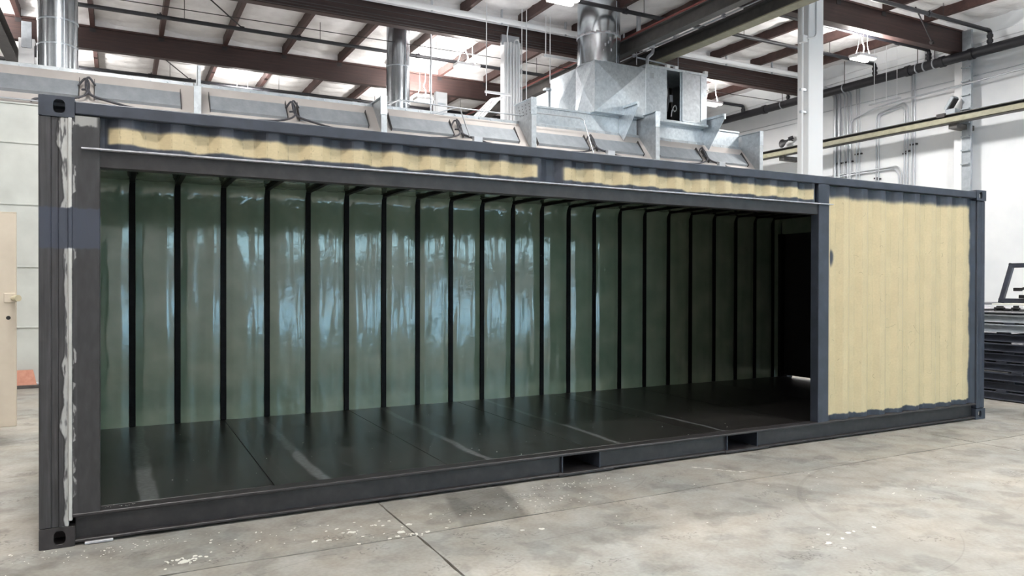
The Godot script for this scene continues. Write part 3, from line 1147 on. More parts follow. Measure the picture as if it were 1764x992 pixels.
	for x in RIBS:
		part(bx(x - 0.024, x + 0.024, 2.452, 2.53, ZF + 0.0, -0.106, 0.003), "roof_rib", M.stud, top)
	# far end: door leaf with a gap under it, foam over it
	part(bx(8.93, 8.99, 2.25, 2.50, ZF, -0.105, 0.01), "end_lining", M.foam, t)
	part(bx(8.86, 8.99, FY, 2.25, ZF - 0.02, ZF + 0.05, 0.005), "door_post", M.stud, t)
	part(bx(8.94, 8.97, FY + 0.028, 2.25, ZF + 0.05, -0.106, 0.004), "end_door", M.black, t)
	part(bx(9.04, 9.075, 2.26, 2.52, ZB + 0.12, -0.15), "end_sheet", M.navy, t)
	part(bx(0.226, 0.372, 0.004, 0.018, -0.05, 0.012, 0.002), "pale_shim", M.bare, t, "pale strip of bare metal under the bottom rail")

# ---------------------------------------------------------------- spray booth behind the container
const BZ := -7.9
const FINS := [-4.66, -1.57, 1.51, 4.585, 7.65, 10.73, 13.81]
# point on the sloped shoulder: s 0 at the eave, 1 at the top; out = distance off the sheet
func hip(x: float, s: float, out := 0.0) -> Vector3:
	return V(x, lerpf(4.13, 4.82, s) + out * 0.667, lerpf(BZ, BZ - 0.6, s) + out * 0.745)

func booth() -> void:
	var t := thing("spray_booth", "long pale sheet-metal spray booth with sloped lit shoulder and ribs behind the container", "booth", V(5, 0, -10))
	var back := -12.6
	for k in FINS.size() - 1:
		var a: float = FINS[k]
		var b: float = FINS[k + 1]
		# wall panels with drawn-in seams
		var ys := [0.0, 0.88, 1.76, 2.665, 3.555, 4.12]
		for j in 5:
			part(bx(a + 0.004, b - 0.004, ys[j] + 0.004, ys[j + 1] - 0.004, BZ - 0.06, BZ, 0.006), "wall_panel", M.booth_wall, t)
			part(bx(a, b, ys[j + 1] - 0.012, ys[j + 1] + 0.012, BZ - 0.05, BZ + 0.018, 0.003), "seam_flange", M.booth_wall, t)
		# shoulder sheet
		var sh := MB.new()
		sh.quad(hip(a, 0), hip(b, 0), hip(b, 1), hip(a, 1))
		sh.quad(hip(b, 0, -0.02), hip(a, 0, -0.02), hip(a, 1, -0.02), hip(b, 1, -0.02))
		part(sh, "shoulder_sheet", M.booth, t)
		# bolted flange along the top edge
		part(bx(a + 0.01, b - 0.01, 4.79, 4.86, BZ - 0.66, BZ - 0.585, 0.004), "top_flange", M.galv2, t)
		var bolts := MB.new()
		for q in 12:
			var x := a + 0.13 + q * 0.255
			bolts.box(V(x - 0.011, 4.815, BZ - 0.585), V(x + 0.011, 4.837, BZ - 0.570), 0.003)
		part(bolts, "bolt_row", M.galv, t).set_meta("kind", "stuff")
		# lamp housings on the slope, with wire guards' end plates
		var w := b - a
		for r in [[a + 0.07 * w, a + 0.465 * w], [a + 0.535 * w, a + 0.925 * w]]:
			var hb := MB.new()
			var e := 0.055
			var p := [hip(r[0], 0.27), hip(r[1], 0.27), hip(r[1], 0.66), hip(r[0], 0.66)]
			var q := [hip(r[0], 0.27, e), hip(r[1], 0.27, e), hip(r[1], 0.66, e), hip(r[0], 0.66, e)]
			hb.quad(q[0], q[1], q[2], q[3])
			hb.quad(p[0], p[1], q[1], q[0])
			hb.quad(p[1], p[2], q[2], q[1])
			hb.quad(p[2], p[3], q[3], q[2])
			hb.quad(p[3], p[0], q[0], q[3])
			var hs := part(hb, "light_housing", M.housing, t)
			for x in [r[0] - 0.008, r[1] + 0.008]:
				var pl := PackedVector2Array()
				for c in [[0.25, 0.0], [0.25, 0.065], [0.70, 0.10], [0.70, 0.0]]:
					var h := hip(0, c[0], c[1])
					pl.append(Vector2(-h.z, h.y))
				part(MB.new().plate(pl, V(x, 0, 0), V(0, 0, -1), V(0, 1, 0), 0.008), "end_plate", M.girder, hs)
		# flexible cables between the housings
		var m := (a + b) / 2
		var ca := [
			[hip(m - 0.11, 0.5, 0.08), hip(m - 0.02, 0.62, 0.14), hip(m + 0.03, 0.45, 0.14), hip(m - 0.02, 0.22, 0.1), hip(m - 0.3, 0.12, 0.06), hip(m - 0.62, 0.1, 0.04), hip(m - 0.7, 0.02, 0.04)],
			[hip(m + 0.11, 0.55, 0.08), hip(m + 0.03, 0.66, 0.14), hip(m - 0.01, 0.5, 0.15), hip(m + 0.05, 0.25, 0.1), hip(m + 0.4, 0.14, 0.06), hip(m + 0.72, 0.06, 0.05), hip(m + 0.75, -0.02, 0.04)],
			[hip(m - 0.06, 0.4, 0.08), hip(m + 0.02, 0.34, 0.12), hip(m + 0.1, 0.22, 0.1), hip(m + 0.5, 0.1, 0.07)],
		]
		for c in ca:
			part(MB.new().tube(curve(c), 0.017, 7), "flexible_cable", M.cable, t)
		# conduit along the eave and its box
		part(MB.new().tube([hip(a + 0.1, 0.02, 0.05), hip(b - 0.1, 0.02, 0.05)], 0.014, 6), "eave_conduit", M.conduit, t)
		if k < 3:
			continue
		var jb := hip(m + 0.32, 0.06, 0.08)
		part(MB.new().box(jb - V(0.09, 0.09, 0.05), jb + V(0.09, 0.09, 0.05), 0.006), "junction_box", M.conduit, t)
	# stiffener fins between the bays
	for k in FINS.size():
		var x: float = FINS[k]
		var tp: float = [4.98, 4.98, 4.98, 4.86, 5.20, 5.26, 5.13][k]
		var poly := PackedVector2Array([Vector2(-(BZ + 0.05), 4.0), Vector2(-(BZ + 0.05), tp), Vector2(-(BZ - 0.72), tp), Vector2(-(BZ - 0.72), 4.86), Vector2(-(BZ - 0.6), 4.82), Vector2(-BZ, 4.13), Vector2(-BZ, 4.0)])
		if k <= 2:
			poly = PackedVector2Array([Vector2(-(BZ + 0.05), 4.0), Vector2(-(BZ + 0.05), tp), Vector2(-(BZ - 0.05), tp), Vector2(-(BZ - 0.2), 4.66), Vector2(-(BZ - 0.5), 4.75), Vector2(-BZ, 4.13), Vector2(-BZ, 4.0)])
		var web := part(MB.new().plate(poly, V(x, 0, 0), V(0, 0, -1), V(0, 1, 0), 0.01), "stiffener_fin", M.galv2, t)
		part(bx(x - 0.055, x + 0.055, 3.95, tp - 0.32 if k < 6 else tp, BZ + 0.05, BZ + 0.065, 0.003), "fin_flange", M.galv2, web)
		if k >= 3:
			part(bx(x - 0.07 if k < 6 else x - 0.055, x + 0.055, tp - 0.33, tp + 0.01, BZ + 0.052, BZ + 0.075, 0.003), "fin_flange", M.galv, web)
			part(bx(x - 0.05, x + 0.005, tp - 0.004, tp + 0.008, BZ - 0.72, BZ + 0.06, 0.002), "fin_lip", M.galv, web)
		else:
			part(bx(x - 0.005, x + 0.05, tp - 0.35, tp + 0.01, BZ + 0.04, BZ + 0.05, 0.003), "fin_flange", M.galv2, web)
		if k == 4:
			var dots := MB.new()
			for q in 16:
				var hz := BZ - 0.08 - 0.14 * (q % 4) - 0.02 * (q / 4)
				var hy := 4.93 + 0.065 * (q / 4)
				dots.tube([V(x - 0.004, hy, hz), V(x - 0.0075, hy, hz)], 0.012, 8)
			part(dots, "punched_holes", M.black, web).set_meta("kind", "stuff")
	# galvanised parapet over the two right-hand bays
	for k in [4, 5]:
		var a: float = FINS[k] + 0.08
		var b: float = FINS[k + 1] - 0.06
		part(bx(a, b, 4.86, 5.19, BZ - 0.62, BZ - 0.605, 0.003), "parapet_panel", M.galv, t)
		part(bx(a, b, 5.19, 5.235, BZ - 0.66, BZ - 0.58, 0.006), "parapet_cap", M.galv, t)
		# leaning gusset
		var x := 10.18 if k == 4 else 12.62
		var gp := PackedVector2Array([Vector2(-(BZ - 0.6), 4.86), Vector2(-(BZ - 0.6), 5.36), Vector2(-(BZ + 0.1), 5.40), Vector2(-(BZ + 0.1), 5.30), Vector2(-(BZ - 0.42), 4.66)])
		var g := part(MB.new().plate(gp, V(x, 0, 0), V(0, 0, -1), V(0, 1, 0), 0.012), "gusset", M.galv, t)
		part(bx(x - 0.05, x + 0.02, 5.355, 5.41, BZ - 0.6, BZ + 0.1, 0.003), "gusset_flange", M.galv, g)
		part(bx(x - 0.03, x + 0.03, 5.29, 5.41, BZ + 0.095, BZ + 0.115, 0.003), "gusset_flange", M.galv, g)
	# end closure, roof and base
	part(bx(FINS[6] + 0.01, FINS[6] + 0.06, 0, 4.8, back, BZ, 0.004), "end_wall", M.booth_wall, t)
	part(bx(FINS[0] - 0.06, FINS[0] - 0.01, 0, 4.8, back, BZ, 0.004), "end_wall", M.booth_wall, t)
	part(bx(FINS[0] - 0.06, FINS[6] + 0.06, 4.74, 4.80, back, BZ - 0.585, 0.004), "roof_deck", M.white, t)  # unseen top made white to bounce lamp light up to the ceiling
	part(bx(FINS[0], FINS[6], 0, 0.07, BZ - 0.03, BZ + 0.06, 0.004), "base_rail", M.galv2, t)
	# roof conduits
	var c1 := thing("roof_conduit", "thin steel conduit bent down over the booth shoulder beside the thin duct", "conduit", V(6.2, 4.2, BZ - 0.4))
	part(MB.new().tube(bend([V(4.75, 4.78, BZ - 0.25), V(5.02, 4.95, BZ - 0.4), V(6.26, 4.93, BZ - 0.4), V(7.8, 4.93, BZ - 0.4)], 0.08), 0.014, 7), "pipe", M.conduit, c1)
	part(MB.new().tube(bend([V(6.26, 4.93, BZ - 0.4), V(6.26, 4.3, BZ + 0.06)], 0.05), 0.012, 7), "branch", M.conduit, c1)
	part(MB.new().tube([V(6.2, 4.94, BZ - 0.4), V(5.7, 4.76, BZ - 0.4)], 0.012, 7), "branch", M.conduit, c1)
	var c2 := thing("roof_conduit", "thin steel conduit hooped down in front of the galvanised parapet", "conduit", V(9.1, 4.2, BZ - 0.4))
	part(MB.new().tube(bend([V(7.72, 5.0, BZ - 0.3), V(9.05, 5.0, BZ - 0.3), V(9.05, 4.22, BZ + 0.08)], 0.09), 0.013, 7), "pipe", M.conduit, c2)

# ---------------------------------------------------------------- round ducts
func round_duct(x: float, z: float, r: float, y0: float, y1: float, seams: Array, label: String, m: Material) -> Node3D:
	var t := thing("exhaust_duct", label, "duct", V(x, y0, z), "round galvanised ducts")
	var ys := [y0] + seams + [y1]
	for k in ys.size() - 1:
		var rr := r - 0.003 * k
		part(MB.new().lathe(V(x, 0, z), [Vector2(rr, ys[k]), Vector2(rr, ys[k + 1] + 0.01)], 48), "duct_section", m, t)
	for y in seams:
		part(MB.new().lathe(V(x, y, z), [Vector2(r - 0.004, -0.014), Vector2(r + 0.006, -0.010), Vector2(r + 0.006, 0.010), Vector2(r - 0.006, 0.014)], 48), "seam_ring", M.galv, t)
	var b := MB.new()
	var a := 0.9
	b.box(V(-0.006, y0, -0.004), V(0.006, y1, 0.004))
	for i in b.v.size():
		b.v[i] = V(x + sin(a) * 0, 0, z) + V(r * 0.35, 0, r * 0.937) + b.v[i]
	part(b, "lengthwise_seam", M.galv, t)
	return t

func ducts() -> void:
	round_duct(-0.47, -9.2, 0.29, 4.80, 7.72, [5.35, 5.75], "round galvanised duct rising from the booth beside the orange-lit beam end", M.duct)
	var d := round_duct(6.04, -11.3, 0.268, 4.80, 7.70, [5.62, 6.45], "round galvanised duct passing up behind the brown beam", M.duct)
	part(bx(5.45, 6.65, 7.68, 7.78, -11.95, -10.75, 0.01), "roof_curb", M.purlin, d)
	var t := round_duct(9.88, -8.86, 0.478, 6.31, 7.72, [6.98], "fat round galvanised duct with a lumpy sealed joint above the duct box", M.duct)
	# lumpy sealant around the joint
	var r := RandomNumberGenerator.new()
	r.seed = 8
	var b := MB.new()
	for k in 90:
		var a := TAU * k / 90.0 + r.randf_range(-0.02, 0.02)
		var q := r.randf_range(0.010, 0.026)
		var c := V(9.88 + cos(a) * 0.482, 7.0 + r.randf_range(-0.02, 0.02), -8.86 + sin(a) * 0.482)
		b.obox(Transform3D(Basis(Vector3.UP, -a + r.randf_range(-0.4, 0.4)), c), V(q * 0.5, q, q * 1.2), q * 0.4)
	part(b, "joint_sealant", M.bare, t)
	var tape := MB.new()
	for c in [[0.62, 6.86, 0.045], [0.66, 6.78, 0.03], [0.72, 6.72, 0.035], [0.60, 6.62, 0.03], [0.75, 6.60, 0.02]]:
		var a: float = c[0] * TAU * 0.4 + 0.05
		tape.obox(Transform3D(Basis(Vector3.UP, -a + PI / 2).rotated(Vector3.UP, 0.0), V(9.88 + cos(a) * 0.478, c[1], -8.86 + sin(a) * 0.478)), V(c[2] * 0.5, c[2], 0.004), 0.001)
	part(tape, "tape_patches", M.bare, t)

func air_handler() -> void:
	var t := thing("air_handler", "galvanised air handling box with creased panels and an open service door on the booth roof", "machine", V(11, 4.8, -9))
	var zf := -8.3
	var zb := -10.25
	# legs
	for x in [9.75, 10.7, 12.45]:
		for z in [zf - 0.3, zb + 0.1]:
			part(bx(x - 0.03, x + 0.03, 4.8, 5.26, z - 0.03, z + 0.03), "leg", M.girder, t)
	# transition box: cross-broken faces stand a little proud in the middle
	var b := MB.new()
	var x0 := 9.40
	var x1 := 10.76
	var y0 := 5.22
	var y1 := 6.32
	var cross := func(a: Vector3, c: Vector3, d: Vector3, e: Vector3, out: Vector3) -> void:
		var m: Vector3 = (a + c + d + e) / 4.0 + out
		b.tri(a, c, m)
		b.tri(c, d, m)
		b.tri(d, e, m)
		b.tri(e, a, m)
	cross.call(V(x0, y0, zf), V(x1, y0, zf), V(x1, y1, zf), V(x0, y1, zf), V(0, 0, 0.06))
	cross.call(V(x0, y0, zf - 0.75), V(x0, y0, zf), V(x0, y1, zf), V(x0, y1, zf - 0.75), V(-0.05, 0, 0))
	cross.call(V(x0, y0, zf - 1.85), V(x0, y0, zf - 0.75), V(x0, y1, zf - 0.75), V(x0, y1, zf - 1.85), V(-0.05, 0, 0))
	b.quad(V(x0, y1, zf), V(x1, y1, zf), V(x1, y1, zf - 1.85), V(x0, y1, zf - 1.85))
	b.quad(V(x0, y0, zf - 1.85), V(x1, y0, zf - 1.85), V(x1, y0, zf), V(x0, y0, zf))
	b.quad(V(x1, y0, zf - 1.85), V(x0, y0, zf - 1.85), V(x0, y1, zf - 1.85), V(x1, y1, zf - 1.85))
	part(b, "transition_box", M.galv, t)
	part(bx(x0 + 0.02, x1, 5.25, 6.1, zb - 0.75, zf - 1.85, 0.01), "rear_duct", M.galv2, t)
	part(bx(x0 - 0.03, x0 + 0.03, 4.8, 6.15, zf - 2.0, zf - 1.9, 0.004), "angle_post", M.galv2, t)
	part(bx(x0 - 0.12, x0 + 0.1, 6.1, 6.14, zf - 2.0, zf - 1.85, 0.004), "angle_brace", M.galv2, t)
	# round collar
	part(MB.new().lathe(V(9.88, 0, -8.86), [Vector2(0.505, 6.318), Vector2(0.505, 6.345), Vector2(0.482, 6.36)], 48), "duct_collar", M.galv, t)
	# cabinet
	part(bx(10.75, 10.80, 5.20, 6.40, zf - 0.02, zf + 0.012, 0.004), "joint_flange", M.galv, t)
	part(bx(10.80, 11.36, 5.24, 6.36, zf - 0.02, zf, 0.004), "cabinet_panel", M.galv, t)
	part(bx(10.88, 10.98, 6.12, 6.24, zf, zf + 0.003), "rating_plate", M.housing, t)
	part(bx(11.74, 11.80, 5.24, 6.38, zf - 0.02, zf, 0.004), "cabinet_panel", M.galv, t)
	part(bx(12.30, 12.54, 5.24, 6.40, zf - 0.02, zf + 0.004, 0.006), "cabinet_panel", M.galv, t)
	part(bx(11.80, 12.30, 5.24, 6.38, zf - 0.04, zf - 0.02), "cabinet_panel", M.galv2, t)
	var dr := part(bx(11.79, 12.33, 5.25, 6.36, zf, zf + 0.03, 0.008), "service_door", M.galv2, t, "pale service door panel leaning on the cabinet")
	part(bx(11.79, 12.33, 5.235, 5.262, zf + 0.005, zf + 0.05, 0.004), "door_lip", M.galv, dr)
	var fr := MB.new()
	fr.box(V(11.775, 5.25, zf + 0.002), V(11.80, 6.37, zf + 0.042), 0.003)
	fr.box(V(12.322, 5.25, zf + 0.002), V(12.345, 6.37, zf + 0.042), 0.003)
	part(fr, "door_edge", M.galv, dr)
	part(bx(10.76, 12.56, 6.36, 6.42, zf - 1.2, zf + 0.02, 0.008), "cabinet_roof", M.galv, t)
	part(bx(10.76, 12.56, 5.18, 5.24, zf - 1.2, zf + 0.04, 0.008), "cabinet_base", M.galv, t)
	part(bx(12.50, 12.54, 5.24, 6.38, zf - 1.2, zf, 0.004), "cabinet_side", M.galv2, t)
	part(bx(10.80, 12.5, 5.24, 6.38, zf - 1.22, zf - 1.2), "cabinet_back", M.black, t)
	part(bx(11.34, 11.36, 5.24, 6.36, zf - 1.2, zf - 0.02), "partition", M.girder, t)
	for x in [11.38, 11.62, 12.50]:
		part(bx(x - 0.05, x + 0.05, 6.41, 6.48, zf - 0.05, zf + 0.03, 0.006), "lifting_lug", M.white, t)
	# fan scroll, motor and pipes inside the opening
	part(MB.new().lathe(V(11.50, 0, zf - 0.45), [Vector2(0.02, 5.24), Vector2(0.13, 5.26), Vector2(0.15, 5.6), Vector2(0.10, 5.78), Vector2(0.03, 5.8)], 24), "motor", M.conduit, t)
	part(MB.new().tube(curve([V(11.42, 5.5, zf - 0.2), V(11.46, 5.9, zf - 0.15), V(11.40, 6.1, zf - 0.2), V(11.38, 5.95, zf - 0.25), V(11.44, 5.7, zf - 0.2)]), 0.035, 9), "coil_pipe", M.conduit, t)
	part(MB.new().tube(curve([V(11.55, 6.3, zf - 0.3), V(11.6, 5.9, zf - 0.25), V(11.56, 5.5, zf - 0.25)]), 0.03, 8), "hose", M.cable, t)
	part(MB.new().tube(curve([V(11.56, 5.35, zf - 0.1), V(11.60, 5.52, zf - 0.1), V(11.68, 5.62, zf - 0.1), V(11.72, 5.54, zf - 0.1), V(11.66, 5.48, zf - 0.1), V(11.62, 5.56, zf - 0.12)]), 0.012, 7), "loop_wire", M.conduit, t)
	part(bx(11.62, 11.70, 5.72, 5.88, zf - 0.3, zf - 0.2, 0.006), "switch_box", M.conduit, t)
	# gas train at the right-hand end
	var g := thing("gas_valve_train", "small dark valve and pipe group beside the air handling box", "valve", V(12.9, 5.2, -8.9))
	part(bx(12.62, 13.30, 4.80, 5.14, -9.2, -8.7, 0.01), "stand", M.galv2, g)
	part(bx(12.95, 13.02, 5.14, 6.0, -8.95, -8.88, 0.004), "upright", M.conduit, g)
	part(MB.new().tube([V(12.70, 5.14, -8.9), V(12.70, 6.05, -8.9)], 0.05, 10), "riser", M.pipe_black, g)
	part(MB.new().lathe(V(12.75, 5.70, -8.85), [Vector2(0.02, 0.2), Vector2(0.16, 0.16), Vector2(0.16, 0.10), Vector2(0.04, 0.05), Vector2(0.04, 0)], 20), "regulator", M.pipe_black, g)
	part(MB.new().tube(bend([V(12.6, 5.35, -8.85), V(13.15, 5.35, -8.85), V(13.15, 5.16, -8.85)], 0.08), 0.06, 10), "elbow_pipe", M.pipe_black, g)
	part(MB.new().tube([V(12.62, 5.3, -8.75), V(12.86, 5.3, -8.75)], 0.11, 14), "blower", M.conduit, g)
	# pipes above the box
	var p := thing("steam_pipes", "silver pipes with an elbow and valve above the air handling box", "pipe", V(10.8, 6.4, -8.5))
	part(MB.new().tube([V(10.72, 6.82, -8.5), V(10.72, 7.6, -8.5)], 0.045, 10), "riser", M.conduit, p)
	part(MB.new().tube(bend([V(10.66, 6.72, -8.40), V(10.85, 7.02, -8.45), V(11.08, 7.28, -8.45), V(11.08, 6.75, -8.45), V(10.92, 6.62, -8.45), V(10.92, 6.42, -8.45)], 0.06), 0.038, 9), "bent_pipe", M.conduit, p)
	part(MB.new().tube([V(10.96, 6.92, -8.45), V(11.1, 6.92, -8.45)], 0.07, 12), "valve_body", M.conduit, p)
	part(MB.new().tube([V(10.66, 6.60, -8.5), V(11.85, 6.54, -8.5)], 0.02, 7), "strut_bar", M.conduit, p)
	for x in [10.66, 11.85]:
		part(MB.new().tube([V(x, 6.43, -8.5), V(x, 7.62, -8.5)], 0.009, 6), "hanger_rod", M.conduit, p)

# ---------------------------------------------------------------- steel girders and columns
func girders() -> void:
	var g1 := thing("crane_girder", "dark steel girder slung under the roof, passing behind the fat duct", "beam", V(10.5, 6.68, -8))
	part(ibeam(MB.new(), 2, 10.50, 6.68, 0.30, 0.20, -20.0, 9.9), "girder_section", M.girder, g1)
	part(MB.new().tube([V(10.45, 7.02, -20), V(10.45, 7.02, 4.0)], 0.035, 8), "rusty_pipe", M.redpipe, g1, "rust red pipe lying along the girder")
	var g2 := thing("crane_girder", "steel girder with a lower flange toned tan as if lit slung under the roof above the air handling box", "beam", V(11.5, 6.70, -8))
	part(ibeam(MB.new(), 2, 11.50, 6.70, 0.28, 0.26, -10.3, 9.9), "girder_section", M.girder, g2)
	part(bx(11.36, 11.64, 6.675, 6.70, -10.3, 9.9, 0.003), "lit_flange_strip", M.rail, g2, "tan strip under the girder, coloured as a lit flange")  # paler colour stands in for light on the lower flange
	part(MB.new().tube([V(11.33, 7.0, -10.3), V(11.33, 7.0, 4.0)], 0.014, 6), "conduit", M.conduit, g2)
	for z in [-9.5, -8.0, -6.5, -5.0]:
		part(bx(11.30, 11.38, 6.97, 7.05, z - 0.03, z + 0.03, 0.006), "conduit_clip", M.conduit, g2)
	var g3 := thing("crane_girder", "dark steel girder at the orange-lit end of the reddish beam", "beam", V(-1.8, 6.7, -14))
	part(ibeam(MB.new(), 2, -1.80, 6.70, 0.32, 0.24, -21.0, 9.9), "girder_section", M.girder, g3)
	for g in [[g1, 10.5, 7.0], [g2, 11.5, 7.0], [g3, -1.8, 7.02]]:
		for z in [GL[0], GL[1], GL[2]]:
			if g[1] > 11.0 and z < -12.0:
				continue
			part(bx(g[1] - 0.06, g[1] + 0.06, g[2] - 0.02, 7.14, z - 0.06, z + 0.06, 0.004), "hanger_plate", M.girder, g[0])
	# crane rail along the right wall
	var r := thing("crane_rail", "olive steel runway rail running along the white wall on brackets", "rail", V(17.95, 5.36, -7))
	part(ibeam(MB.new(), 2, 17.95, 5.36, 0.22, 0.22, -23.0, 9.8, 0.022, 0.014), "rail_section", M.girder, r)
	part(bx(17.84, 17.855, 5.36, 5.50, -23.0, 9.8, 0.002), "lit_face_plate", M.rail, r, "lower face of the rail, coloured pale olive as if lit")  # light on the lower flange, put in as a paler plate
	for z in [-5.83, -11.0, -16.0, -0.6]:
		part(bx(17.95, WX + 0.02, 5.24, 5.36, z - 0.1, z + 0.1, 0.006), "bracket", M.girder, r)
	part(bx(17.82, 17.9, 5.52, 5.62, -6.15, -5.95, 0.006), "splice_plate", M.iron, r)
	# pilaster on the wall under the near beam
	var pi := thing("wall_pilaster", "pale steel channel pilaster with cleats standing against the white wall", "column", V(18.5, 0, -5.85))
	part(bx(18.42, WX + 0.01, 0, 7.1, -6.08, -5.86, 0.006), "web", M.white, pi)
	part(bx(18.36, 18.43, 0, 7.62, -5.86, -5.64, 0.006), "flange", M.housing, pi)
	for y in range(9):
		part(bx(18.30, 18.37, 4.4 + y * 0.33, 4.43 + y * 0.33, -5.85, -5.66), "cleat", M.housing, pi)
	part(bx(18.30, 18.62, 6.98, 7.12, -6.12, -5.62, 0.006), "beam_seat", M.iron, pi)
	# square column
	var c := thing("building_column", "tall white square column with a conduit up its side, behind the container", "column", V(13.0, 0, -5.75))
	part(bx(12.78, 13.21, 0, 7.60, -5.89, -5.6, 0.012), "shaft", M.white, c)
	part(bx(13.205, 13.23, 0, 7.6, -5.88, -5.62, 0.004), "cover_plate", M.white, c)
	var cc := part(MB.new().tube([V(12.66, 0.0, -5.66), V(12.66, 7.7, -5.66)], 0.026, 9), "conduit", M.white, c)
	part(bx(12.60, 12.73, 6.42, 6.56, -5.72, -5.58, 0.006), "junction_box", M.white, cc)
	for y in [2.0, 5.0, 5.45]:
		part(bx(12.62, 12.79, y, y + 0.05, -5.70, -5.64, 0.004), "pipe_strap", M.conduit, cc)
	part(MB.new().tube(bend([V(12.70, 6.5, -5.58), V(12.98, 6.56, -5.58), V(12.98, 7.6, -5.58)], 0.12), 0.018, 8), "flexible_conduit", M.white, c)
	# fluted column under the middle beam
	var f := thing("building_column", "white column crowded with vertical conduits under the brown beam", "column", V(8.47, 0, -10.4))
	part(bx(8.28, 8.66, 0, 7.12, -10.55, -10.35, 0.01), "shaft", M.white, f)
	part(bx(8.24, 8.70, 7.05, 7.30, -10.48, -10.40, 0.006), "beam_shoe", M.conduit, f)
	for k in 6:
		part(MB.new().tube([V(8.27 + k * 0.078, 0, -10.31), V(8.27 + k * 0.078, 7.0 + 0.06 * (k % 3), -10.31)], 0.024, 8), "conduit", M.white, f)
	part(MB.new().tube(curve([V(8.36, 7.0, -10.3), V(8.33, 7.3, -10.3), V(8.42, 7.7, -10.32)]), 0.016, 7), "flexible_conduit", M.white, f)
	part(MB.new().tube(curve([V(8.5, 7.0, -10.3), V(8.53, 7.16, -10.3), V(8.62, 7.18, -10.3), V(8.64, 7.05, -10.3)]), 0.016, 7), "flexible_conduit", M.white, f)
	var f2 := thing("building_column", "white column with a camera bracket under the end of the reddish beam", "column", V(-1.45, 0, -15.3))
	part(bx(-1.62, -1.30, 0, 7.12, -15.6, -15.3, 0.01), "shaft", M.white, f2)
	part(bx(-1.56, -1.36, 6.9, 7.5, -15.3, -15.28, 0.006), "beam_strap", M.housing, f2)
	part(MB.new().tube([V(-1.30, 6.62, -15.3), V(-0.95, 6.62, -15.3)], 0.09, 12), "camera_body", M.white, f2)
	part(MB.new().tube(bend([V(-1.28, 6.5, -15.28), V(-1.28, 6.98, -15.28), V(-0.9, 7.0, -15.28)], 0.05), 0.03, 8), "dark_bracket", M.pipe_black, f2)

# ---------------------------------------------------------------- sprinkler pipes
func sprinkler(z: float, y: float, x0: float, x1: float, r: float, label: String, drop_to := 0.0) -> void:
	var t := thing("sprinkler_pipe", label, "pipe", V((x0 + x1) / 2, y, z), "black sprinkler pipes")
	part(MB.new().tube([V(x0, y, z), V(x1, y, z)], r, 9), "pipe", M.pipe_black, t)
	var x := x0 + 1.2
	while x < x1 - 0.3:
		part(MB.new().tube([V(x - 0.05, y, z), V(x + 0.05, y, z)], r + 0.016, 9), "coupling", M.pipe_black, t)
		part(MB.new().tube([V(x + 0.5, y, z), V(x + 0.5, 7.75, z)], 0.007, 5), "hanger_rod", M.iron, t)
		part(MB.new().tube([V(x + 0.02, y, z), V(x + 0.02, y + 0.09, z)], 0.014, 6), "sprinkler_head", M.pipe_black, t)
		x += 2.97
	if drop_to > 0.0:
		part(MB.new().tube(bend([V(x1 - 0.05, y, z), V(x1 + 0.12, y, z), V(x1 + 0.12, drop_to, z)], 0.08), r * 1.1, 9), "drop_leg", M.pipe_black, t)
		for yy in [y - 0.12, drop_to + 0.08]:
			part(MB.new().tube([V(x1 + 0.12, yy - 0.03, z), V(x1 + 0.12, yy + 0.03, z)], r * 1.5, 10), "coupling", M.pipe_black, t)

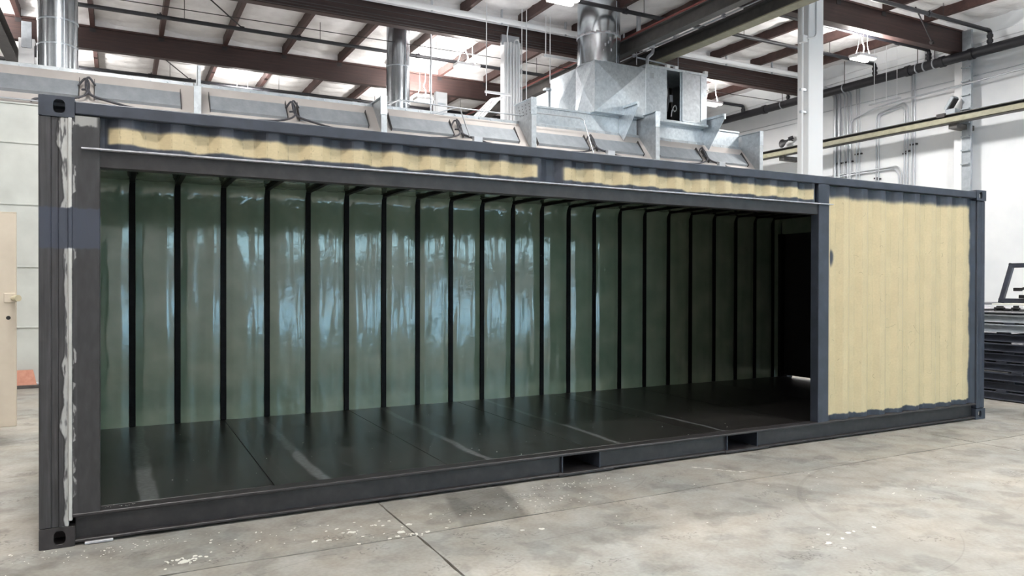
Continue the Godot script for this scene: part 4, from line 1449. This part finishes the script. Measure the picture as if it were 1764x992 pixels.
func sprinklers() -> void:
	sprinkler(-12.9, 7.30, -11.9, 18.17, 0.045, "black sprinkler pipe between the brown beam and the reddish beam", 7.05)
	sprinkler(-18.1, 7.30, -11.9, 18.2, 0.045, "black sprinkler pipe beyond the reddish beam, low over the booth edge")
	sprinkler(-8.15, 7.42, -11.9, 18.17, 0.045, "black sprinkler pipe between the column's beam and the brown beam", 7.1)
	sprinkler(-6.65, 7.38, 4.0, 18.17, 0.045, "black sprinkler pipe close behind the column's beam, ending in a drop", 7.1)
	sprinkler(-5.17, 7.42, -11.9, 18.17, 0.045, "black sprinkler pipe in front of the column's beam, ending in a drop", 7.1)
	sprinkler(-11.07, 7.42, 8.9, 18.17, 0.04, "short black sprinkler pipe close behind the brown beam", 7.1)
	var m := thing("sprinkler_main", "thick black sprinkler main running along the top of the white wall", "pipe", V(18.3, 7.0, -7))
	part(MB.new().tube([V(18.3, 7.0, -22), V(18.3, 7.0, 9.5)], 0.115, 16), "pipe", M.pipe_black, m)
	for z in [-12.0, -7.2, -6.3, -5.6, -3.2]:
		part(MB.new().tube([V(18.3, 7.0, z - 0.06), V(18.3, 7.0, z + 0.06)], 0.135, 16), "coupling", M.pipe_black, m)
	for z in [-11.3, -9.1, -6.95, -6.75, -6.5]:
		part(MB.new().tube([V(18.3, 7.1, z), V(18.3, 7.75, z)], 0.010, 6), "hanger_rod", M.iron, m)
		part(MB.new().tube([V(18.3, 7.0, z - 0.015), V(18.3, 7.0, z + 0.015)], 0.128, 16), "hanger_loop", M.conduit, m)
	# seismic braces
	for q in [[15.6, 7.5, -5.2, 17.1, 7.15, -5.80], [2.0, 7.72, -12.2, 2.9, 7.32, -12.9], [1.3, 7.72, -17.2, 2.2, 7.32, -18.1]]:
		var b := thing("sway_brace", ["thin black brace rod slanting across the face of the beam near the pilaster", "thin black brace rod slanting to the sprinkler pipe between the brown and reddish beams", "thin black brace rod slanting to the sprinkler pipe beyond the reddish beam"][0 if q[0] > 10.0 else (1 if q[2] > -15.0 else 2)], "brace", V(q[0], q[4], q[2]), "sway braces")
		part(MB.new().tube([V(q[0], q[1], q[2]), V(q[3], q[4], q[5])], 0.016, 7), "rod", M.iron, b)
		part(MB.new().tube([V(q[3] - 0.03, q[4], q[5]), V(q[3] + 0.03, q[4], q[5])], 0.05, 8), "clamp", M.iron, b)

# ---------------------------------------------------------------- conduits and fittings on the right wall
func wall_conduit(label: String, pts: Array, r := 0.02) -> void:
	var t := thing("wall_conduit", label, "conduit", pts[0], "conduits on the white wall")
	part(MB.new().tube(bend(pts, 0.14), r, 8), "pipe", M.conduit, t)
	for i in pts.size() - 1:
		var a: Vector3 = pts[i]
		var b: Vector3 = pts[i + 1]
		if absf(a.y - b.y) < 1.5:
			continue
		for y in [lerpf(a.y, b.y, 0.2), lerpf(a.y, b.y, 0.7)]:
			part(bx(WX - 0.05, WX + 0.005, y - 0.02, y + 0.02, a.z - 0.06, a.z + 0.06, 0.003), "strap", M.iron, t)

func right_wall_fittings() -> void:
	var x := 18.60
	for q in [[-9.64, 0.045], [-9.50, 0.045]]:
		wall_conduit("fat bright conduit of the pair rising up the white wall beside the square column", [V(x, 0.4, q[0]), V(x, 6.95, q[0]), V(x, 7.25, q[0] - 0.5)], q[1])
	for z in [-9.33, -9.22, -9.12]:
		wall_conduit("thin conduit of the three next to the fat pair on the white wall", [V(x, 0.4, z), V(x, 6.95, z), V(x, 7.15, z - 0.5)], 0.022)
	for z in [-8.94, -8.84]:
		wall_conduit("thin conduit of the pair with dark straps on the white wall", [V(x, 0.4, z), V(x, 7.2, z)], 0.02)
	for z in [-7.30, -7.22]:
		wall_conduit("thin conduit of the pair running straight past the looped conduit on the white wall", [V(x, 0.4, z), V(x, 7.2, z)], 0.02)
	wall_conduit("conduit bent into a tall square loop high on the white wall, outer one", [V(x, 0.4, -8.34), V(x, 6.14, -8.32), V(x, 6.30, -7.50), V(x, 6.16, -7.42), V(x, 0.4, -7.42)], 0.02)
	wall_conduit("conduit bent into a tall square loop high on the white wall, inner one", [V(x, 0.4, -8.26), V(x, 6.09, -8.25), V(x, 6.20, -7.56), V(x, 6.10, -7.50), V(x, 0.4, -7.50)], 0.02)
	wall_conduit("conduit bent across low on the white wall just above the container roof, upper one", [V(x, 4.66, -10.2), V(x, 4.66, -7.70), V(x, 4.5, -7.58), V(x, 0.4, -7.58)], 0.02)
	wall_conduit("conduit bent across low on the white wall just above the container roof, lower one", [V(x, 4.60, -10.2), V(x, 4.60, -7.78), V(x, 4.45, -7.66), V(x, 0.4, -7.66)], 0.02)
	wall_conduit("long conduit climbing and running level past the pilaster on the white wall", [V(x, 0.4, -9.16), V(x, 6.0, -9.16), V(x, 6.15, -9.05), V(x - 0.1, 6.30, -8.3), V(x - 0.2, 6.32, -7.4), V(x - 0.26, 6.33, -5.8), V(x - 0.26, 6.42, -3.0)], 0.024)
	wall_conduit("thin conduit stub next to the square column on the white wall", [V(x, 0.4, -10.2), V(x, 5.6, -10.2), V(x, 5.62, -9.85), V(x, 5.66, -9.62)], 0.014)
	wall_conduit("thin cable line along the white wall under the sprinkler main", [V(x, 6.55, -16.0), V(x, 6.55, 6.0)], 0.012)
	wall_conduit("thin cable line along the white wall near the speaker", [V(x, 6.42, -16.0), V(x, 6.42, -10.6)], 0.01)
	# pendant strut bar on three wires
	var s := thing("strut_trapeze", "short strut bar hung on three wires before the white wall", "hanger", V(18.2, 6.3, -7.6))
	part(bx(18.04, 18.10, 6.28, 6.32, -8.15, -7.25, 0.004), "strut_bar", M.conduit, s)
	for z in [-8.0, -7.65, -7.35]:
		part(MB.new().tube([V(18.07, 6.3, z), V(18.07, 7.9, z)], 0.008, 6), "hanger_rod", M.white, s)
	# loudspeaker
	var sp := thing("horn_speaker", "small dark horn speaker fixed on the white wall near the booth end", "speaker", V(18.5, 5.85, -11.3))
	part(MB.new().tube([V(18.42, 5.93, -11.2), V(18.65, 5.93, -11.2)], 0.02, 7), "bracket", M.iron, sp)
	var horn := MB.new()
	for k in 8:
		var t0 := k / 8.0
		var t1 := (k + 1) / 8.0
		for a in 16:
			var q := []
			for c in [[t0, a], [t0, a + 1], [t1, a + 1], [t1, a]]:
				var r: float = 0.03 + 0.10 * c[0] * c[0]
				var an: float = TAU * c[1] / 16.0
				q.append(V(18.46 - 0.13 * c[0], 5.93 - 0.10 * c[0] + cos(an) * r, -11.2 - 0.13 * c[0] + sin(an) * r))
			horn.quad(q[0], q[1], q[2], q[3])
	part(horn, "horn", M.pipe_black, sp)
	part(MB.new().tube([V(18.46, 5.95, -11.2), V(18.55, 6.0, -11.1)], 0.06, 10), "driver", M.pipe_black, sp)
	# emergency light
	var em := thing("flood_light", "grey tilted floodlight box fixed beside the pilaster above the runway rail", "light", V(18.3, 5.7, -6.1))
	part(bx(18.08, 18.29, 5.60, 5.75, -6.1, -5.85, 0.006), "bracket", M.housing, em)
	part(MB.new().obox(Transform3D(Basis(Vector3.RIGHT, 0.6), V(18.17, 5.9, -6.0)), V(0.1, 0.17, 0.04), 0.01), "reflector_box", M.housing, em)
	part(MB.new().obox(Transform3D(Basis(Vector3.RIGHT, 0.6), V(18.17, 5.88, -5.94)), V(0.08, 0.13, 0.01), 0.003), "dark_face", M.black, em)

# ---------------------------------------------------------------- pipes, rods and panels around the middle beam
func beam_fittings() -> void:
	var w := thing("insulated_pipe", "fat pale insulated pipe running along the top of the brown beam", "pipe", V(8, 7.72, -10.35))
	part(MB.new().tube([V(-4, 7.46, -10.13), V(18.3, 7.54, -10.13)], 0.062, 14), "pipe", M.white, w)
	for k in 9:
		part(bx(3.0 + k * 1.7 - 0.02, 3.0 + k * 1.7 + 0.02, 7.42, 7.75, -10.15, -10.11, 0.004), "pipe_hanger", M.conduit, w)
	var w2 := thing("insulated_pipe", "thin pale pipe under the fat insulated pipe on the brown beam", "pipe", V(8, 7.6, -10.4))
	part(MB.new().tube([V(-4, 7.50, -10.40), V(18.3, 7.56, -10.40)], 0.028, 10), "pipe", M.white, w2)
	for q in [7.42, 7.30, 7.24, 7.18]:
		var c := thing("beam_cable", "thin cable strung along the face of the brown beam", "cable", V(8, q, -10.45), "cables on the brown beam")
		part(MB.new().tube([V(-4, q - 0.05, -10.47), V(8, q - 0.03, -10.47), V(18.3, q, -10.47)], 0.008, 5), "line", M.girder, c)
	var c2 := thing("roof_cable", "thin dark cable stretched across the roof before the thin duct", "cable", V(4, 7.1, -11.0))
	part(MB.new().tube([V(-8, 6.95, -11.3), V(18, 6.95, -10.9)], 0.010, 5), "line", M.iron, c2)
	# trapeze hangers near the fluted column
	var t1 := thing("strut_trapeze", "white strut bar hung on a rod between the thin duct and the fluted white column", "hanger", V(7.9, 5.8, -10.0))
	part(bx(7.62, 8.28, 5.78, 5.83, -10.03, -9.97, 0.004), "strut_bar", M.white, t1)
	part(MB.new().tube([V(7.65, 5.72, -10), V(7.65, 7.8, -10)], 0.012, 6), "hanger_rod", M.white, t1)
	var t2 := thing("strut_trapeze", "white strut bar hung on two rods between the fluted column and the fat duct", "hanger", V(9.5, 6.8, -10.0))
	part(bx(9.15, 10.1, 6.80, 6.86, -10.03, -9.97, 0.004), "strut_bar", M.white, t2)
	for x in [9.18, 9.30]:
		part(MB.new().tube([V(x, 6.8 if x < 9.2 else 6.2, -10), V(x, 7.8, -10)], 0.012, 6), "hanger_rod", M.white, t2)
	var t3 := thing("hanger_rods", "two thin white rods hanging beside the fluted white column", "hanger", V(8.4, 5.5, -10.0))
	for q in [[8.35, 5.6], [8.47, 5.4]]:
		part(MB.new().tube([V(q[0] + 0.2, q[1], -10), V(q[0] + 0.2, 7.8, -10)], 0.011, 6), "rod", M.white, t3)
	# bundle of pale pipes sliding down behind the booth edge
	var pb := thing("pipe_bundle", "bundle of slanting pale pipes dropping toward the booth roof by the fluted column", "pipe", V(8.1, 5.3, -10.2))
	for k in 4:
		part(MB.new().tube(bend([V(7.95 + k * 0.06, 5.72 + k * 0.02, -10.15), V(7.85 + k * 0.06, 5.70, -10.15), V(7.4 + k * 0.07, 5.20, -10.3), V(7.2 + k * 0.07, 4.9, -10.4)], 0.05), 0.022, 7), "pipe", M.white, pb)
	# white electrical panel
	var ep := thing("electrical_panel", "narrow white electrical panel standing on the booth roof beyond the thin duct", "panel", V(6.53, 4.8, -9.9))
	part(bx(6.40, 6.67, 4.80, 5.64, -10.0, -9.9, 0.008), "cabinet", M.white, ep)
	part(bx(6.43, 6.64, 4.95, 5.5, -9.9, -9.892, 0.003), "cover", M.white, ep)
	part(bx(6.44, 6.63, 5.36, 5.40, -9.892, -9.888), "louvre", M.housing, ep)
	part(bx(6.36, 6.40, 4.80, 5.45, -9.98, -9.92, 0.004), "side_gutter", M.white, ep)
	# drop rod near the thin duct
	var dr := thing("drop_conduit", "dark conduit dropping from the roof beside the thin duct", "conduit", V(6.9, 4.8, -11.5))
	part(MB.new().tube([V(6.92, 4.80, -11.5), V(6.92, 7.7, -11.5)], 0.022, 8), "pipe", M.conduit, dr)

# ---------------------------------------------------------------- stacked frames right of the container
func stack() -> void:
	var x0 := 10.62
	var x1 := 12.9
	var z0 := -2.6
	var z1 := 1.3
	var hs := 0.127
	var names := ["lowest", "second", "third", "fourth", "fifth", "sixth", "seventh", "eighth", "topmost"]
	for k in 9:
		var dx := 0.012 * sin(k * 2.3)
		var y := 0.012 + k * hs
		var t := thing("steel_frame", ("pale galvanised channel frame, %s of the stack beside the container's cream end" if k >= 7 else "dark steel channel frame, %s of the stack beside the container's cream end") % names[k], "frame", V((x0 + x1) / 2, y, (z0 + z1) / 2), "stacked steel frames")
		for s in [[x0, x0 + 0.1], [x1 - 0.1, x1]]:
			var b := MB.new()
			var a: float = s[0] + dx
			var c: float = s[1] + dx
			var face: float = 1.0 if s[0] == x0 else -1.0
			var xo := a if face > 0 else c
			b.box(V(minf(xo + face * 0.028, xo + face * 0.04), y, z0), V(maxf(xo + face * 0.028, xo + face * 0.04), y + 0.105, z1), 0.003)
			b.box(V(a, y, z0), V(c, y + 0.012, z1), 0.003)
			b.box(V(a, y + 0.085, z0), V(c, y + 0.105, z1), 0.004)
			part(b, "side_channel", M.galv2 if k == 8 else (M.housing if k == 7 else M.stack), t)
		for z in [z0, (z0 + z1) / 2, z1 - 0.08]:
			part(bx(x0 + 0.1 + dx, x1 - 0.1 + dx, y + 0.01, y + 0.10, z, z + 0.08, 0.004), "cross_bar", M.stack, t)
		for z in [-0.2, 0.35, -0.72]:
			part(bx(x0 - 0.002 + dx, x0 + 0.1 + dx, y + 0.105, y + hs, z + 0.1 * (k % 3), z + 0.13 + 0.1 * (k % 3), 0.002), "spacer", M.bare if k == 5 else M.stack, t)
	var yt := 0.012 + 9 * hs
	# board and clutter on top
	var bd := thing("top_board", "thin pale board lying on the stack of dark frames", "board", V(11.5, yt, -0.6))
	part(bx(10.60, 12.8, yt, yt + 0.022, -2.5, 1.2, 0.004), "board", M.bare, bd)
	var hw := [["black_bracket", "black angle bracket on the pale board nearest the container", -0.95, 0.10, 0.09], ["black_bracket", "black hinge bracket lying on the pale board, middle of the row", -0.70, 0.08, 0.13], ["black_bracket", "flat black bracket on the pale board below the tilted frame", -0.50, 0.09, 0.10], ["black_bracket", "black bracket on the pale board at the open end of the row", -0.28, 0.10, 0.12]]
	for q in hw:
		var z: float = q[2]
		var t := thing(q[0], q[1], "bracket", V(10.7, yt + 0.022, z), "black brackets on the pale board")
		part(bx(10.64, 10.80, yt + 0.022, yt + 0.034, z - q[4] / 2, z + q[4] / 2, 0.003), "foot", M.black, t)
		part(bx(10.66, 10.68, yt + 0.034, yt + 0.034 + q[3] * 0.7, z - q[4] / 3, z + q[4] / 3, 0.003), "upright", M.black, t)
		part(MB.new().tube([V(10.66, yt + 0.06, z - q[4] / 2), V(10.66, yt + 0.06, z + q[4] / 2)], 0.014, 8), "pin", M.black, t)
	var sh := thing("upper_board", "second thin pale board resting on the black brackets", "board", V(11.2, yt + 0.10, -0.6))
	part(bx(10.66, 12.0, yt + 0.104, yt + 0.12, -0.80, 0.9, 0.003), "board", M.chip, sh)
	part(bx(10.64, 12.0, yt + 0.104, yt + 0.116, -1.4, -0.83, 0.003), "dark_strip", M.stack, sh)
	# tilted window frame
	var fr := thing("tilted_frame", "grey steel window frame leaning upright on the pale board", "frame", V(10.95, yt + 0.12, -0.2))
	var ty := yt + 0.156
	var lean := func(z: float, y: float) -> Vector3: return V(10.92 + (y - ty) * 0.12, y, z - (0.10 * (1.0 - (y - ty) / 0.48) if z < 0.0 else 0.0))
	var rails := [[lean.call(-0.72, ty), lean.call(-0.72, ty + 0.47)], [lean.call(-0.72, ty + 0.47), lean.call(0.7, ty + 0.47)], [lean.call(0.7, ty + 0.47), lean.call(0.7, ty)], [lean.call(0.7, ty), lean.call(-0.72, ty)]]
	for r in rails:
		var a: Vector3 = r[0]
		var b: Vector3 = r[1]
		var d := (b - a).normalized()
		var side := d.cross(Vector3.RIGHT).normalized()
		part(MB.new().obox(Transform3D(Basis(side, d, side.cross(d)), (a + b) / 2), V(0.03, (b - a).length() / 2 + 0.03, 0.025), 0.005), "frame_bar", M.galv2 if false else M.stack, fr)
	for q in [[1.46, -0.60], [1.365, -0.58]]:
		var t := thing("clamp_arm", "black clamp arm reaching over the pale board, %s of the two" % ("upper" if q[0] > 1.4 else "lower"), "clamp", V(10.8, q[0], -0.3), "clamp arms")
		var cx := 10.81 if q[0] > 1.4 else 10.90
		part(bx(cx - 0.03, cx + 0.03, q[0] - 0.02, q[0] + 0.025, q[1], q[1] + 0.09, 0.006), "jaw", M.black, t)
		part(MB.new().tube([V(cx, q[0], q[1] + 0.08), V(cx, q[0] + (0.05 if q[0] > 1.4 else 0.0), q[1] + 0.2), V(cx, q[0] + 0.04, q[1] + 0.9)], 0.018, 8), "arm", M.black, t)
		part(bx(cx - 0.02, cx + 0.02, 1.276, q[0] + 0.03, q[1] + 0.86, q[1] + 0.90, 0.004), "post", M.black, t)

# ---------------------------------------------------------------- left edge
func left_things() -> void:
	var d := thing("booth_door", "cream painted door leaf with a round knob and keyhole, standing before the booth wall", "door", V(-1.0, 0.15, -3.5))
	part(bx(-1.45, -0.462, 0.155, 2.19, -3.545, -3.5, 0.006), "leaf", M.cream_door, d)
	part(bx(-1.45, -0.462, 2.188, 2.195, -3.545, -3.5, 0.002), "top_cap", M.cream_door, d)
	part(bx(-0.56, -0.468, 1.335, 1.425, -3.5, -3.488, 0.004), "lock_plate", M.cream_door, d)
	part(MB.new().tube([V(-0.49, 1.375, -3.488), V(-0.445, 1.377, -3.43)], 0.020, 14), "knob", M.tan, d, "tan round knob")
	part(MB.new().tube([V(-0.462, 1.376, -3.452), V(-0.438, 1.377, -3.42)], 0.031, 18), "knob_rim", M.tan, d)
	part(MB.new().tube([V(-0.525, 1.19, -3.5), V(-0.525, 1.19, -3.4985)], 0.019, 14), "keyhole", M.black, d)
	var po := thing("door_frame_post", "pale steel post carrying the cream door leaf", "post", V(-1.5, 0, -3.55))
	part(bx(-1.56, -1.45, 0, 2.3, -3.6, -3.49, 0.006), "post", M.booth_wall, po)
	part(bx(-1.56, -1.45, 0, 0.02, -3.8, -3.3, 0.004), "foot", M.booth_wall, po)
	var h := thing("terracotta_panel", "small terracotta panel in a dark sill at the foot of the booth wall", "panel", V(-0.9, 0.0, BZ + 0.1))
	var poly := PackedVector2Array([Vector2(-1.6, 0.045), Vector2(-0.655, 0.045), Vector2(-0.70, 0.265), Vector2(-1.6, 0.255)])
	part(MB.new().plate(poly, V(0, 0, BZ + 0.085), V(1, 0, 0), V(0, 1, 0), 0.02), "panel", M.terracotta, h)
	part(bx(-1.7, -0.45, 0.0, 0.045, BZ + 0.065, BZ + 0.14, 0.004), "sill", M.girder, h)

# ---------------------------------------------------------------- chips and drips on the floor
func chip(b: MB, x: float, y: float, z: float, r: float, rg: RandomNumberGenerator, th := 0.0016) -> void:
	var poly := PackedVector2Array()
	var k := rg.randi_range(5, 7)
	var ph := rg.randf() * TAU
	var st := rg.randf_range(0.45, 1.0)
	for i in k:
		var a := TAU * i / k
		var q := r * rg.randf_range(0.6, 1.2)
		poly.append(Vector2(cos(a) * q, sin(a) * q * st).rotated(ph))
	b.plate(poly, V(x, y + th / 2, z), V(1, 0, 0), V(0, 0, -1), th)

func floor_bits() -> void:
	var rg := RandomNumberGenerator.new()
	rg.seed = 77
	var b := MB.new()
	# x centre, z centre, spread x, spread z, count, size
	for c in [[3.4, 0.18, 0.45, 0.14, 60, 0.006], [3.05, 0.45, 0.5, 0.2, 30, 0.008], [0.4, 0.14, 0.35, 0.1, 60, 0.005], [0.75, 0.52, 0.15, 0.08, 26, 0.012], [1.75, 0.45, 0.3, 0.2, 26, 0.012], [2.0, 0.72, 0.12, 0.1, 16, 0.016], [2.3, 0.35, 0.3, 0.2, 16, 0.007], [-0.1, 0.1, 0.2, 0.3, 26, 0.006], [1.2, 0.3, 0.4, 0.2, 22, 0.008], [4.3, 0.8, 1.2, 0.7, 30, 0.006], [4.2, 1.9, 0.25, 0.15, 8, 0.016], [6.0, 1.4, 1.2, 0.5, 20, 0.007]]:
		for k in c[4]:
			chip(b, c[0] + rg.randfn() * c[2] * 0.6, 0.0, c[1] + absf(rg.randfn()) * c[3] * 0.6 * (1.0 if rg.randf() < 0.6 else -0.4), c[5] * rg.randf_range(0.4, 1.3), rg)
	var o := part(b, "paint_chips", M.chip, self, "white paint chips scattered on the concrete before the container")
	o.set_meta("category", "debris")
	o.set_meta("kind", "stuff")
	# larger dried drips
	var drips := [[1.66, 0.50, 0.030], [1.42, 0.56, 0.020], [1.50, 0.58, 0.018], [1.93, 0.64, 0.030], [2.02, 0.52, 0.024], [0.72, 0.55, 0.032], [2.72, 0.98, 0.020], [2.60, 0.95, 0.014]]
	for q in drips:
		var w := MB.new()
		chip(w, q[0], 0, q[1], q[2], rg, 0.003)
		chip(w, q[0] + 0.012, 0.0005, q[1] + 0.006, q[2] * 0.6, rg, 0.003)
		var t := thing("paint_drip", "dried white paint drip on the concrete near the slab joint crossing", "spill", V(q[0], 0, q[1]), "white paint drips")
		part(w, "drip", M.chip, t)
	var sw := thing("paint_streak", "curved white paint streak on the concrete beyond the second fork pocket", "spill", V(5.0, 0, 0.42))
	var st := MB.new()
	var pts := curve([V(4.62, 0.001, 0.20), V(4.72, 0.001, 0.33), V(4.80, 0.001, 0.44), V(4.92, 0.001, 0.52)])
	for i in pts.size() - 1:
		var d: Vector3 = (pts[i + 1] - pts[i]).normalized()
		var s: Vector3 = d.cross(Vector3.UP) * (0.005 + 0.004 * sin(i * 1.7))
		st.quad(pts[i] - s, pts[i] + s, pts[i + 1] + s, pts[i + 1] - s)
	part(st, "streak", M.chip, sw)
	# bits on the container floor
	var fb := MB.new()
	for k in 46:
		chip(fb, rg.randf_range(0.5, 6.2), FY, rg.randf_range(-2.2, -0.12), rg.randf_range(0.002, 0.006), rg)
	for k in 14:
		chip(fb, rg.randf_range(0.33, 0.5), FY, rg.randf_range(-0.11, -0.03), rg.randf_range(0.002, 0.004), rg)
	var o2 := part(fb, "grit", M.chip, self, "white grit scattered on the dark steel container floor")
	o2.set_meta("category", "debris")
	o2.set_meta("kind", "stuff")
